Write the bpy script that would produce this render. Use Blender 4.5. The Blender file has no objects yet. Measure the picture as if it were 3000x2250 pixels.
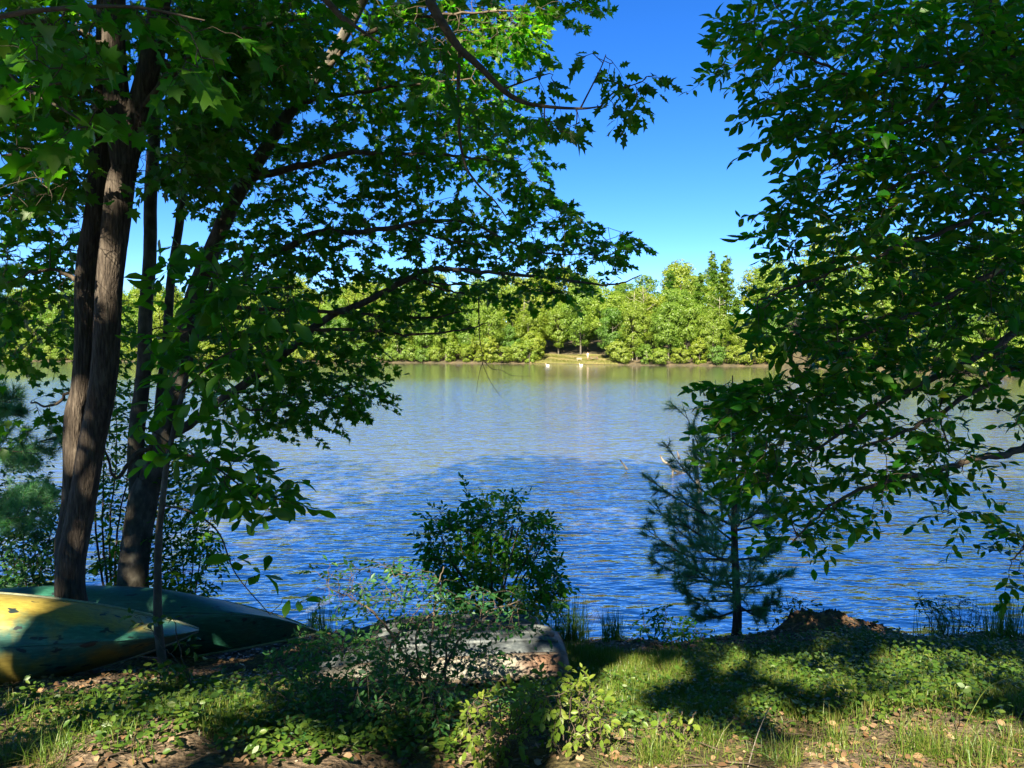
import bpy, math, random
import numpy as np
from mathutils import Vector, Matrix

random.seed(7); R = np.random.default_rng(7)
rad = math.radians
SC = bpy.context.scene; COL = SC.collection

# ------------------------------------------------------------------ camera
CAM = np.array([0.0, 0.0, 3.6]); PITCH = rad(2.67); FPX = 2250.0
cd = bpy.data.cameras.new('camera'); cam = bpy.data.objects.new('camera', cd); COL.objects.link(cam)
cd.sensor_width = 36; cd.lens = 27.0; cd.clip_start = .05; cd.clip_end = 3000
cam.location = CAM; cam.rotation_euler = (math.pi/2-PITCH, 0, 0); SC.camera = cam

# ------------------------------------------------------------------ light
SUN_EL, SUN_AZ = rad(37), rad(-14)        # azimuth measured at the sun: behind the viewer, a little to the left
SUNV = np.array([math.sin(SUN_AZ)*math.cos(SUN_EL), -math.cos(SUN_AZ)*math.cos(SUN_EL), math.sin(SUN_EL)])  # towards the sun
sd = bpy.data.lights.new('sun', 'SUN'); sd.energy = 5.0; sd.angle = rad(.53); sd.color = (1, .90, .70)
so = bpy.data.objects.new('sun', sd); COL.objects.link(so)
so.rotation_euler = Vector(-SUNV).to_track_quat('-Z', 'Y').to_euler(); so.location = (-6, -20, 30)
w = bpy.data.worlds.new('World'); SC.world = w; w.use_nodes = True
nt = w.node_tree; nt.nodes.clear()
sky = nt.nodes.new('ShaderNodeTexSky'); sky.sky_type = 'NISHITA'; sky.sun_disc = False
sky.sun_elevation = SUN_EL; sky.sun_rotation = math.atan2(SUNV[0], SUNV[1])
sky.air_density = .56; sky.dust_density = 0.0; sky.ozone_density = 3.0
hs = nt.nodes.new('ShaderNodeHueSaturation'); hs.inputs['Saturation'].default_value = 1.3
hs.inputs['Hue'].default_value = .511
bg = nt.nodes.new('ShaderNodeBackground'); bg.inputs[1].default_value = .05
wo = nt.nodes.new('ShaderNodeOutputWorld')
nt.links.new(sky.outputs[0], hs.inputs['Color']); nt.links.new(hs.outputs[0], bg.inputs[0]); nt.links.new(bg.outputs[0], wo.inputs[0])
SC.view_settings.view_transform = 'Standard'; SC.view_settings.look = 'None'
SC.view_settings.exposure = 2.6; SC.view_settings.gamma = 1.0
SC.render.engine = 'CYCLES'
cy = SC.cycles; cy.max_bounces = 7; cy.diffuse_bounces = 4; cy.glossy_bounces = 3; cy.transmission_bounces = 4
cy.transparent_max_bounces = 4; cy.caustics_reflective = False; cy.caustics_refractive = False
cy.use_denoising = True; cy.sample_clamp_indirect = 6

# ------------------------------------------------------------------ pixels (3000 x 2250 frame) to directions
FW = np.array([0, math.cos(PITCH), -math.sin(PITCH)]); UP = np.array([0, math.sin(PITCH), math.cos(PITCH)])
def ray(px, py): return FW + np.array([1., 0, 0])*((px-1500)/FPX) + UP*((1125-py)/FPX)
def P(px, py, D):
    d = ray(px, py); return CAM + d*(D/d[1])
def PV(px, py, D):
    px, py, D = map(np.asarray, (px, py, D))
    u = (px-1500)/FPX; v = (1125-py)/FPX
    dy = FW[1]+UP[1]*v; dz = FW[2]+UP[2]*v; t = D/dy
    return np.stack([u*t, D*np.ones_like(t), CAM[2]+dz*t], -1)
def proj(p):
    q = np.asarray(p)-CAM; z = q@FW
    return 1500+FPX*q[..., 0]/z, 1125-FPX*(q@UP)/z, z

# ------------------------------------------------------------------ terrain functions
_gy = [-90, -40, -10, 0, 3.7, 5.9, 8.3, 8.9, 9.3, 9.8, 12, 30]
_gz = [9, 6.2, 3.0, 2.0, 1.6, 1.02, .42, .20, .0, -.35, -.9, -2.2]
def G(x, y):
    x = np.asarray(x, float); y = np.asarray(y, float)
    yy = y + .16*np.sin(x*1.1+.6) + .10*np.sin(x*2.7+2) - .05*np.sin(x*6.1)
    z = np.interp(yy, _gy, _gz)
    n = .030*np.sin(x*2.3+y*1.7)+.022*np.sin(x*4.9-y*3.9+1)+.012*np.sin(x*11+y*8.3)+.008*np.sin(x*19-y*17+2)
    return z + n*np.clip((9.6-yy)/2, .15, 1)
def GP(px, py):
    d = ray(px, py); t = .5
    while t < 60:
        p = CAM+d*t
        if p[2] < G(p[0], p[1]): break
        t += .02
    return CAM+d*t
_sx = [-500, -260, -142, -33, 8, 34, 52, 58, 64, 74, 100, 160, 420]
_sy = [170, 205, 213, 188, 176, 157, 150, 122, 105, 90, 74, 62, 50]
def SH(x): return np.interp(x, _sx, _sy) + 1.2*np.sin(np.asarray(x)*.21) + .7*np.sin(np.asarray(x)*.53+1)
_fs = [-12, -3, 0, 1, 6, 14, 30, 60, 110, 200, 320]
_fz = [-1.5, -.5, .02, .35, 1.0, 2.1, 4.2, 8.5, 12.5, 16, 20]
def FZ(x, y): return np.interp(y-SH(x), _fs, _fz)

# ------------------------------------------------------------------ mesh helpers
def nrm(a):
    a = np.asarray(a, float); return a/np.maximum(np.linalg.norm(a, axis=-1, keepdims=True), 1e-9)
class MB:
    def __init__(s): s.v = []; s.t = []; s.n = 0
    def add(s, v, t):
        v = np.asarray(v, np.float32).reshape(-1, 3); t = np.asarray(t, np.int32).reshape(-1, 3)
        s.v.append(v); s.t.append(t+s.n); s.n += len(v)
    def tube(s, pts, r, k=6, cap=True, rough=0):
        pts = np.asarray(pts, float); m = len(pts); r = np.broadcast_to(np.asarray(r, float), (m,))
        tg = nrm(np.gradient(pts, axis=0)); ref = np.array([.13, .37, .92]) if abs(tg[0][2]) < .9 else np.array([.95, .2, .1])
        a = nrm(np.cross(tg, ref)); b = np.cross(tg, a)
        th = np.arange(k)/k*2*math.pi
        rr = r[:, None]*np.ones((m, k))
        if rough: rr = rr*(1+rough*R.normal(size=(m, k)))
        v = pts[:, None]+rr[..., None]*(np.cos(th)[None, :, None]*a[:, None]+np.sin(th)[None, :, None]*b[:, None])
        i = np.arange(m-1)[:, None]*k; j = np.arange(k)[None]; j2 = (j+1) % k
        q = np.stack([i+j, i+j2, i+k+j2, i+k+j], -1).reshape(-1, 4)
        t = np.concatenate([q[:, [0, 1, 2]], q[:, [0, 2, 3]]])
        v = v.reshape(-1, 3)
        if cap:
            v = np.concatenate([v, pts[:1], pts[-1:]]); e = m*k; jj = np.arange(k)
            t = np.concatenate([t, np.stack([(jj+1) % k, jj, jj*0+e], -1), np.stack([(m-1)*k+jj, (m-1)*k+(jj+1) % k, jj*0+e+1], -1)])
        s.add(v, t)
    def grid(s, V):
        m, k = V.shape[:2]; i = np.arange(m-1)[:, None]*k; j = np.arange(k-1)[None]
        q = np.stack([i+j, i+j+1, i+k+j+1, i+k+j], -1).reshape(-1, 4)
        s.add(V.reshape(-1, 3), np.concatenate([q[:, [0, 1, 2]], q[:, [0, 2, 3]]]))
    def box(s, c, sx, sy, sz, M=None):
        v = np.array([[x, y, z] for x in (-.5, .5) for y in (-.5, .5) for z in (-.5, .5)])*[sx, sy, sz]
        if M is not None: v = v@np.array(M).T
        q = [(0, 1, 3, 2), (4, 6, 7, 5), (0, 4, 5, 1), (2, 3, 7, 6), (0, 2, 6, 4), (1, 5, 7, 3)]
        s.add(v+np.asarray(c), [t for a, b, c_, d in q for t in ((a, b, c_), (a, c_, d))])
    def mesh(s, name, mat, smooth=True):
        V = np.concatenate(s.v); T = np.concatenate(s.t)
        me = bpy.data.meshes.new(name); me.vertices.add(len(V)); me.vertices.foreach_set('co', V.ravel())
        me.loops.add(T.size); me.loops.foreach_set('vertex_index', T.ravel())
        me.polygons.add(len(T)); me.polygons.foreach_set('loop_start', np.arange(0, T.size, 3, dtype=np.int32))
        me.polygons.foreach_set('loop_total', np.full(len(T), 3, np.int32))
        me.polygons.foreach_set('use_smooth', np.full(len(T), smooth, bool))
        me.update(calc_edges=True); me.validate()
        if mat: me.materials.append(mat)
        return me
    def obj(s, name, mat, parent=None, smooth=True, kind=None):
        o = bpy.data.objects.new(name, s.mesh(name, mat, smooth)); COL.objects.link(o)
        if parent is not None: attach(o, parent)
        if kind: o['kind'] = kind
        return o
PW = {}
def attach(o, parent):
    o.parent = parent; o.matrix_parent_inverse = PW.get(parent.name, Matrix.Identity(4)).inverted()
def thing(name, label, cat, loc=(0, 0, 0), group=None):
    o = bpy.data.objects.new(name, None); COL.objects.link(o); o.location = [float(c) for c in loc]; o.empty_display_size = .2
    PW[o.name] = Matrix.Translation(o.location); tag(o, label, cat, group); return o
def tag(o, label, cat, group=None):
    o['label'] = label; o['category'] = cat
    if group: o['group'] = group
    return o
def curve(pts, n=24):
    """Catmull-Rom through pts (k,3 or k,4)."""
    p = np.asarray(pts, float); p = np.concatenate([2*p[:1]-p[1:2], p, 2*p[-1:]-p[-2:-1]])
    k = len(p)-3; u = np.linspace(0, k-1e-6, n); i = u.astype(int); f = (u-i)[:, None]
    a, b, c, d = p[i], p[i+1], p[i+2], p[i+3]
    return .5*((2*b)+(c-a)*f+(2*a-5*b+4*c-d)*f*f+(3*b-a-3*c+d)*f**3)

# ------------------------------------------------------------------ materials
def mat(name):
    m = bpy.data.materials.new(name); m.use_nodes = True; n = m.node_tree; n.nodes.clear()
    return m, n, (lambda t, **k: _nn(n, t, k)), n.links.new
def _nn(n, t, k):
    x = n.nodes.new(t)
    for a, b in k.items():
        if isinstance(a, str) and hasattr(x, a): setattr(x, a, b)
    return x
def ramp(N, stops):
    r = N('ShaderNodeValToRGB'); e = r.color_ramp.elements
    while len(e) < len(stops): e.new(.5)
    for x, (p, c) in zip(e, stops): x.position = p; x.color = (*c, 1)
    return r
def mat_leaf(name, cols, trans=.35, rough=.45, spec=.35, tb=1.5, ov=0):
    m, n, N, L = mat(name)
    ge = N('ShaderNodeNewGeometry'); oi = N('ShaderNodeObjectInfo'); ad = N('ShaderNodeMath', operation='ADD'); fr = N('ShaderNodeMath', operation='FRACT')
    L(ge.outputs['Random Per Island'], ad.inputs[0]); L(oi.outputs['Random'], ad.inputs[1]); L(ad.outputs[0], fr.inputs[0])
    k = len(cols); r = ramp(N, [(i/(k-1), c) for i, c in enumerate(cols)]); L(fr.outputs[0], r.inputs[0])
    if ov:
        r2 = ramp(N, [(0, (.55, .78, .9)), (.35, (.9, 1, 1)), (.7, (1.0, .96, .8)), (1, (1, 1, 1))]); L(oi.outputs['Random'], r2.inputs[0])
        mo = N('ShaderNodeMix', data_type='RGBA', blend_type='MULTIPLY'); mo.inputs[0].default_value = ov; L(r.outputs[0], mo.inputs[6]); L(r2.outputs[0], mo.inputs[7])
        class _o: outputs = [mo.outputs[2]]
        r = _o
    tc = N('ShaderNodeTexCoord'); no = N('ShaderNodeTexNoise'); no.inputs['Scale'].default_value = 60; L(tc.outputs['Object'], no.inputs['Vector'])
    mx = N('ShaderNodeMix', data_type='RGBA', blend_type='MULTIPLY'); mx.inputs[0].default_value = .2
    L(r.outputs[0], mx.inputs[6]); L(no.outputs[0], mx.inputs[7])
    pb = N('ShaderNodeBsdfPrincipled'); pb.inputs['Roughness'].default_value = rough; pb.inputs['Specular IOR Level'].default_value = spec
    L(mx.outputs[2], pb.inputs['Base Color'])
    tr = N('ShaderNodeBsdfTranslucent'); ml = N('ShaderNodeMix', data_type='RGBA', blend_type='MULTIPLY'); ml.inputs[0].default_value = 1; ml.inputs[7].default_value = (tb*1.0, tb*1.35, tb*.4, 1)
    L(r.outputs[0], ml.inputs[6]); L(ml.outputs[2], tr.inputs[0])
    ms = N('ShaderNodeMixShader'); ms.inputs[0].default_value = trans; L(pb.outputs[0], ms.inputs[1]); L(tr.outputs[0], ms.inputs[2])
    o = N('ShaderNodeOutputMaterial'); L(ms.outputs[0], o.inputs[0]); return m
def mat_noise(name, stops, scale=8, stretch=(1, 1, 1), rough=.85, bump=.3, bdist=.02, detail=6, spec=.3, bscale=None, coord='Object'):
    m, n, N, L = mat(name)
    tc = N('ShaderNodeTexCoord'); mp = N('ShaderNodeMapping'); mp.inputs['Scale'].default_value = stretch; L(tc.outputs[coord], mp.inputs[0])
    no = N('ShaderNodeTexNoise'); no.inputs['Scale'].default_value = scale; no.inputs['Detail'].default_value = detail; no.inputs['Roughness'].default_value = .62; L(mp.outputs[0], no.inputs['Vector'])
    r = ramp(N, stops); L(no.outputs[0], r.inputs[0])
    pb = N('ShaderNodeBsdfPrincipled'); pb.inputs['Roughness'].default_value = rough; pb.inputs['Specular IOR Level'].default_value = spec
    L(r.outputs[0], pb.inputs['Base Color'])
    n2 = N('ShaderNodeTexNoise'); n2.inputs['Scale'].default_value = bscale or scale*2; n2.inputs['Detail'].default_value = 5; L(mp.outputs[0], n2.inputs['Vector'])
    b = N('ShaderNodeBump'); b.inputs['Strength'].default_value = bump; b.inputs['Distance'].default_value = bdist; L(n2.outputs[0], b.inputs['Height']); L(b.outputs[0], pb.inputs['Normal'])
    o = N('ShaderNodeOutputMaterial'); L(pb.outputs[0], o.inputs[0]); return m

M_BARK = mat_noise('bark_grey_brown', [(.30, (.014, .010, .007)), (.5, (.044, .033, .024)), (.72, (.105, .085, .064))], 9, (4, 4, .55), .9, .9, .03, bscale=16)
M_BARK2 = mat_noise('bark_smooth_grey', [(.3, (.026, .022, .017)), (.5, (.058, .05, .038)), (.7, (.13, .118, .092))], 7, (1.5, 1.5, .8), .85, .5, .015)
M_PALEB = mat_noise('pale_trunk_bark', [(.3, (.10, .09, .06)), (.7, (.26, .24, .18))], 3, (1, 1, .5), .85, .4, .02)
M_TWIG = mat_noise('twig_bark', [(.3, (.03, .022, .015)), (.7, (.10, .075, .05))], 20, (1, 1, 1), .85, .3, .005)
M_DEAD = mat_noise('bleached_dead_wood', [(.3, (.12, .10, .075)), (.7, (.25, .22, .175))], 12, (3, 3, .6), .8, .5, .02)
LF_MAPLE = mat_leaf('maple_leaf', [(.024, .105, .004), (.036, .13, .006), (.06, .145, .007), (.105, .155, .010)], .55, tb=2.2)
LF_OAK = mat_leaf('oak_leaf', [(.024, .09, .005), (.042, .12, .007), (.07, .135, .009)], .54, tb=2.1)
LF_GUM = mat_leaf('gum_leaf', [(.015, .095, .007), (.024, .12, .008), (.048, .14, .009), (.11, .15, .010)], .53, rough=.4, spec=.25, tb=2.2)
LF_BIG = mat_leaf('hickory_leaf', [(.028, .115, .006), (.044, .14, .007), (.075, .15, .009)], .55, tb=2.1)
LF_BUSH = mat_leaf('bush_leaf', [(.022, .115, .006), (.036, .14, .007), (.055, .15, .009)], .5, tb=2.1)
LF_DARK = mat_leaf('understory_leaf', [(.02, .085, .028), (.03, .11, .032), (.05, .125, .022)], .42, tb=1.6)
LF_BLUE = mat_leaf('blueberry_leaf', [(.09, .15, .015), (.12, .175, .02), (.15, .18, .025)], .4)
LF_GRND = mat_leaf('ground_cover_leaf', [(.035, .08, .010), (.055, .11, .012), (.085, .12, .016)], .35)
LF_GRASS = mat_leaf('grass_blade', [(.05, .11, .010), (.075, .13, .012), (.11, .14, .02), (.16, .14, .05)], .35)
LF_SEDGE = mat_leaf('sedge_blade', [(.04, .11, .025), (.06, .13, .025), (.09, .14, .03)], .45, tb=1.5)
LF_NEED = mat_leaf('pine_needle', [(.07, .20, .125), (.085, .21, .125), (.11, .215, .105)], .5, tb=1.5)
LF_LITTER = mat_leaf('dead_leaf', [(.10, .055, .025), (.17, .10, .05), (.25, .16, .09), (.06, .035, .02)], .1)
LF_FARA = mat_leaf('far_leaf_yellow_green', [(.175, .225, .022), (.20, .235, .026), (.14, .205, .022)], .48, tb=1.25, ov=1)
LF_FARB = mat_leaf('far_leaf_mid_green', [(.12, .195, .022), (.165, .215, .026), (.14, .195, .022)], .48, tb=1.25, ov=1)
LF_FARP = mat_leaf('far_pine_needle', [(.11, .18, .034), (.135, .195, .034), (.095, .165, .034)], .42, tb=1.25, ov=1)
LF_FARS = mat_leaf('far_shrub_leaf', [(.15, .21, .024), (.19, .225, .032), (.115, .185, .024)], .45, tb=1.25, ov=1)

# ground: soil, needles, moss
def mat_ground():
    m, n, N, L = mat('bank_soil')
    tc = N('ShaderNodeTexCoord')
    a = N('ShaderNodeTexNoise'); a.inputs['Scale'].default_value = 1.3; a.inputs['Detail'].default_value = 5; L(tc.outputs['Object'], a.inputs['Vector'])
    b = N('ShaderNodeTexNoise'); b.inputs['Scale'].default_value = 22; b.inputs['Detail'].default_value = 8; b.inputs['Roughness'].default_value = .7; L(tc.outputs['Object'], b.inputs['Vector'])
    v = N('ShaderNodeTexVoronoi'); v.inputs['Scale'].default_value = 38; L(tc.outputs['Object'], v.inputs['Vector'])
    r1 = ramp(N, [(.25, (.042, .03, .02)), (.5, (.105, .074, .049)), (.72, (.21, .155, .105))]); L(b.outputs[0], r1.inputs[0])
    r2 = ramp(N, [(.44, (1, 1, 1)), (.60, (.45, .55, .28))]); L(a.outputs[0], r2.inputs[0])
    mx = N('ShaderNodeMix', data_type='RGBA', blend_type='MULTIPLY'); mx.inputs[0].default_value = .8; L(r1.outputs[0], mx.inputs[6]); L(r2.outputs[0], mx.inputs[7])
    pb = N('ShaderNodeBsdfPrincipled'); pb.inputs['Roughness'].default_value = .95; pb.inputs['Specular IOR Level'].default_value = .15; L(mx.outputs[2], pb.inputs['Base Color'])
    ad = N('ShaderNodeMath', operation='ADD'); L(b.outputs[0], ad.inputs[0]); L(v.outputs['Distance'], ad.inputs[1])
    bp = N('ShaderNodeBump'); bp.inputs['Strength'].default_value = .8; bp.inputs['Distance'].default_value = .02; L(ad.outputs[0], bp.inputs['Height']); L(bp.outputs[0], pb.inputs['Normal'])
    o = N('ShaderNodeOutputMaterial'); L(pb.outputs[0], o.inputs[0]); return m
M_SOIL = mat_ground()
M_FARG = mat_noise('far_grass_soil', [(.3, (.07, .075, .018)), (.5, (.11, .10, .03)), (.7, (.15, .105, .05))], .25, (.5, 1, 1), .9, .3, .05)
M_FLOOR = mat_noise('forest_floor', [(.3, (.022, .02, .01)), (.5, (.045, .036, .018)), (.7, (.08, .058, .03))], .6, (1, 1, 1), .95, .4, .05)
M_MOUND = mat_noise('mound_earth', [(.3, (.035, .022, .014)), (.5, (.10, .06, .035)), (.7, (.24, .13, .06))], 14, (1, 1, 1), .95, .9, .03)

def mat_water():
    m, n, N, L = mat('lake_water')
    tc = N('ShaderNodeTexCoord')
    def wave(sc, rot, stretch, det):
        mp = N('ShaderNodeMapping'); mp.inputs['Rotation'].default_value = (0, 0, rot); mp.inputs['Scale'].default_value = stretch; L(tc.outputs['Object'], mp.inputs[0])
        x = N('ShaderNodeTexNoise'); x.inputs['Scale'].default_value = sc; x.inputs['Detail'].default_value = det; x.inputs['Roughness'].default_value = .5; x.inputs['Distortion'].default_value = .4; L(mp.outputs[0], x.inputs['Vector']); return x
    a = wave(1.3, rad(14), (.55, 1.5, 1), 2); b = wave(3.6, rad(-18), (.6, 1.4, 1), 2); c = wave(9, rad(8), (.7, 1.3, 1), 2)
    m1 = N('ShaderNodeMath', operation='MULTIPLY_ADD'); L(b.outputs[0], m1.inputs[0]); m1.inputs[1].default_value = .5; L(a.outputs[0], m1.inputs[2])
    m2 = N('ShaderNodeMath', operation='MULTIPLY_ADD'); L(c.outputs[0], m2.inputs[0]); m2.inputs[1].default_value = .09; L(m1.outputs[0], m2.inputs[2])
    mpn = N('ShaderNodeMapping'); mpn.inputs['Scale'].default_value = (1.6, 4.2, 1); mpn.inputs['Rotation'].default_value = (0, 0, rad(9)); L(tc.outputs['Object'], mpn.inputs[0])
    rn = N('ShaderNodeTexNoise'); rn.inputs['Scale'].default_value = 1.6; rn.inputs['Detail'].default_value = 3; rn.inputs['Roughness'].default_value = .6; L(mpn.outputs[0], rn.inputs['Vector'])
    sb = N('ShaderNodeVectorMath', operation='SUBTRACT'); L(rn.outputs['Color'], sb.inputs[0]); sb.inputs[1].default_value = (.5, .5, .5)
    ml = N('ShaderNodeVectorMath', operation='MULTIPLY'); L(sb.outputs[0], ml.inputs[0]); ml.inputs[1].default_value = (.35, .55, 0)
    sy = N('ShaderNodeSeparateXYZ'); L(tc.outputs['Object'], sy.inputs[0])
    cm = N('ShaderNodeMapRange'); L(sy.outputs['Y'], cm.inputs[0]); cm.inputs[1].default_value = 40; cm.inputs[2].default_value = 100; cm.inputs[3].default_value = 1; cm.inputs[4].default_value = .12   # calmer water in the lee of the far wood
    vs = N('ShaderNodeVectorMath', operation='SCALE'); L(ml.outputs[0], vs.inputs[0]); L(cm.outputs[0], vs.inputs['Scale']); ml = vs
    av = N('ShaderNodeVectorMath', operation='ADD'); L(ml.outputs[0], av.inputs[0]); av.inputs[1].default_value = (0, 0, 1)
    nv = N('ShaderNodeVectorMath', operation='NORMALIZE'); L(av.outputs[0], nv.inputs[0])
    bp = N('ShaderNodeBump'); bp.inputs['Strength'].default_value = 1; bp.inputs['Distance'].default_value = .085; L(nv.outputs[0], bp.inputs['Normal']); mh = N('ShaderNodeMath', operation='MULTIPLY'); L(m2.outputs[0], mh.inputs[0]); L(cm.outputs[0], mh.inputs[1]); L(mh.outputs[0], bp.inputs['Height'])
    df = N('ShaderNodeBsdfDiffuse'); df.inputs[0].default_value = (.115, .118, .068, 1)
    gl = N('ShaderNodeBsdfGlossy'); gl.inputs['Roughness'].default_value = .09; gl.inputs[0].default_value = (1, 1, 1, 1); L(bp.outputs[0], gl.inputs['Normal'])
    fr = N('ShaderNodeFresnel'); fr.inputs[0].default_value = 1.7
    fa = N('ShaderNodeMath', operation='MULTIPLY_ADD'); L(fr.outputs[0], fa.inputs[0]); fa.inputs[1].default_value = .52; fa.inputs[2].default_value = .48
    ms = N('ShaderNodeMixShader'); L(fa.outputs[0], ms.inputs[0]); L(df.outputs[0], ms.inputs[1]); L(gl.outputs[0], ms.inputs[2])
    o = N('ShaderNodeOutputMaterial'); L(ms.outputs[0], o.inputs[0]); return m
M_WATER = mat_water()

# ------------------------------------------------------------------ setting
def axis(segs):
    out = [segs[0][0]]
    for a, b, st in segs: out += list(np.linspace(a, b, max(2, int(round((b-a)/st))+1))[1:])
    return np.array(out)
xs = axis([(-500, -60, 40), (-60, -10, 2.5), (-10, -6, .3), (-6, 6, .05), (6, 10, .3), (10, 60, 2.5), (60, 500, 40)])
ys = axis([(-300, -90, 35), (-90, -6, 3), (-6, 2.5, .3), (2.5, 10.2, .05), (10.2, 30, 1.5)])
X, Y = np.meshgrid(xs, ys); Z = G(X, Y)
near = (np.abs(X) < 8) & (Y > 2) & (Y < 9)
Z = Z + near*(R.normal(size=Z.shape)*.005)
mb = MB(); mb.grid(np.stack([X, Y, Z], -1)); g = mb.obj('ground', M_SOIL); g['kind'] = 'structure'
xs = axis([(-500, -160, 20), (-160, 100, 2), (100, 500, 20)]); ss = np.array([-14, -8, -4, -2, -1, 0, .5, 1, 2, 4, 6, 9, 12, 15, 20, 30, 45, 60, 80, 110, 160, 240, 320])
X, S = np.meshgrid(xs, ss); Y = SH(X)+S; Z = np.interp(S, _fs, _fz)+.12*np.sin(X*.7+S)*np.clip(S/5, 0, 1)
mb = MB(); mb.grid(np.stack([X, Y, Z], -1)); g = mb.obj('far_hillside', M_FLOOR); g['kind'] = 'structure'
wx = axis([(-520, -30, 30), (-30, 30, 6), (30, 520, 30)]); wy = axis([(8.3, 40, 4), (40, 260, 10)])
X, Y = np.meshgrid(wx, wy); mb = MB(); mb.grid(np.stack([X, Y, 0*X], -1)); g = mb.obj('lake_water', M_WATER); g['kind'] = 'structure'

# ------------------------------------------------------------------ leaf templates (base at origin, along +Y, facing +Z)
def fan(outline, bend=.0, cup=.0):
    o = np.array(outline, float); c = np.array([[0, .42]])
    v2 = np.concatenate([c, o]); k = len(o)
    z = -bend*v2[:, 1]**2+cup*np.abs(v2[:, 0])
    t = [(0, 1+i, 1+(i+1) % k) for i in range(k)]
    return np.column_stack([v2, z]), np.array(t)
def mirror(h): return h+[(-x, y) for x, y in h[::-1] if abs(x) > 1e-6]
T_MAPLE = fan(mirror([(0, 0), (.16, .02), (.34, -.06), (.30, .16), (.55, .30), (.40, .42), (.52, .66), (.24, .60), (.16, .78), (0, 1.05)][:-1])+[], .12, .15)
_m = [(0, 0), (.30, -.05), (.26, .16), (.56, .34), (.38, .42), (.46, .68), (.20, .58)]
T_MAPLE = fan(_m+[(0, 1.05)]+[(-x, y) for x, y in _m[:0:-1]], .12, .15)
_m = [(0, 0), (.10, .14), (.24, .16), (.14, .32), (.36, .44), (.17, .54), (.32, .74), (.13, .78)]
T_OAK = fan(_m+[(0, 1.05)]+[(-x, y) for x, y in _m[:0:-1]], .15, .12)
def ell(wd, bend, fold, ctl=((.0, .0), (.18, .62), (.45, 1.), (.75, .68), (1., .0))):
    v = []; t = []
    for y, f in ctl:
        z = -bend*y*y
        v += [(-wd*f, y, z+fold*f*wd), (0, y, z), (wd*f, y, z+fold*f*wd)]
    for i in range(len(ctl)-1):
        a = 3*i; b = a+3
        for j in (0, 1):
            q = (a+j, a+j+1, b+j+1, b+j)
            if i == 0: t.append((a+1, b+j+1, b+j))
            elif i == len(ctl)-2: t.append((a+j, a+j+1, b+1))
            else: t += [(q[0], q[1], q[2]), (q[0], q[2], q[3])]
    return np.array(v), np.array(t)
T_GUM = ell(.25, .14, .25); T_BIG = ell(.24, .22, .18, ((0, 0), (.2, .45), (.6, 1), (.82, .75), (1, 0))); T_BUSH = ell(.23, .12, .3)
T_SMALL = (np.array([(0, 0, 0), (.26, .5, .06), (0, 1, -.06), (-.26, .5, .06)]), np.array([(0, 1, 2), (0, 2, 3)]))
T_ROUND = ell(.30, .1, .2)
T_HEX = (np.array([(0, 0, 0), (.29, .3, .05), (.29, .7, .01), (0, 1, -.1), (-.29, .7, .01), (-.29, .3, .05)]), np.array([(0, 1, 5), (1, 2, 5), (2, 4, 5), (2, 3, 4)]))
T_BLADE = (np.array([(-.5, 0, 0), (.5, 0, 0), (.38, .5, .0), (-.38, .5, .0), (0, 1, 0)]), np.array([(0, 1, 2), (0, 2, 3), (3, 2, 4)]))
def frames(yd, nm):
    y = nrm(yd); x = nrm(np.cross(y, nm)); z = np.cross(x, y); return x, y, z
def place(mb, T, pos, yd, nm, sc):
    if len(pos) == 0: return
    tv, tt = T; x, y, z = frames(yd, nm)
    k = len(pos); x = x*R.uniform(.72, 1.18, (k, 1)); z = z*R.uniform(-.6, 2.6, (k, 1))
    v = pos[:, None]+np.asarray(sc)[:, None, None]*(tv[None, :, :1]*x[:, None]+tv[None, :, 1:2]*y[:, None]+tv[None, :, 2:]*z[:, None])
    t = tt[None]+(np.arange(len(pos))*len(tv))[:, None, None]
    mb.add(v.reshape(-1, 3), t.reshape(-1, 3))
_tm = {}
def leaf_objs(T, matl, name, parent, pos, yd, nm, sc):
    key = (id(T[0]), matl.name)
    if key not in _tm:
        b = MB(); b.add(*T); _tm[key] = b.mesh(name, matl)
    x, y, z = frames(yd, nm); inv = PW[parent.name].inverted()
    for i in range(len(pos)):
        M = np.eye(4); M[:3, 0] = x[i]*sc[i]*R.uniform(.72, 1.18); M[:3, 1] = y[i]*sc[i]; M[:3, 2] = z[i]*sc[i]*R.uniform(.3, 2.6); M[:3, 3] = pos[i]
        o = bpy.data.objects.new(name, _tm[key]); COL.objects.link(o); o.parent = parent; o.matrix_basis = inv@Matrix(M.tolist())

# ------------------------------------------------------------------ crown gaps that let the sun through to the spots the photograph shows lit
GAPS = []
def gap(px, py, r, D=None):
    p = GP(px, py) if D is None else P(px, py, D); GAPS.append((p, r*.85))
def sunlit(pos, pad=0.):
    """True where a leaf at pos would block a lit spot."""
    pos = np.asarray(pos); bad = np.zeros(len(pos), bool)
    for p, r in GAPS:
        q = pos-p; t = q@SUNV; d = np.linalg.norm(q-t[:, None]*SUNV, axis=1)
        bad |= (d < r+pad) & (t > .5)
    return bad

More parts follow.
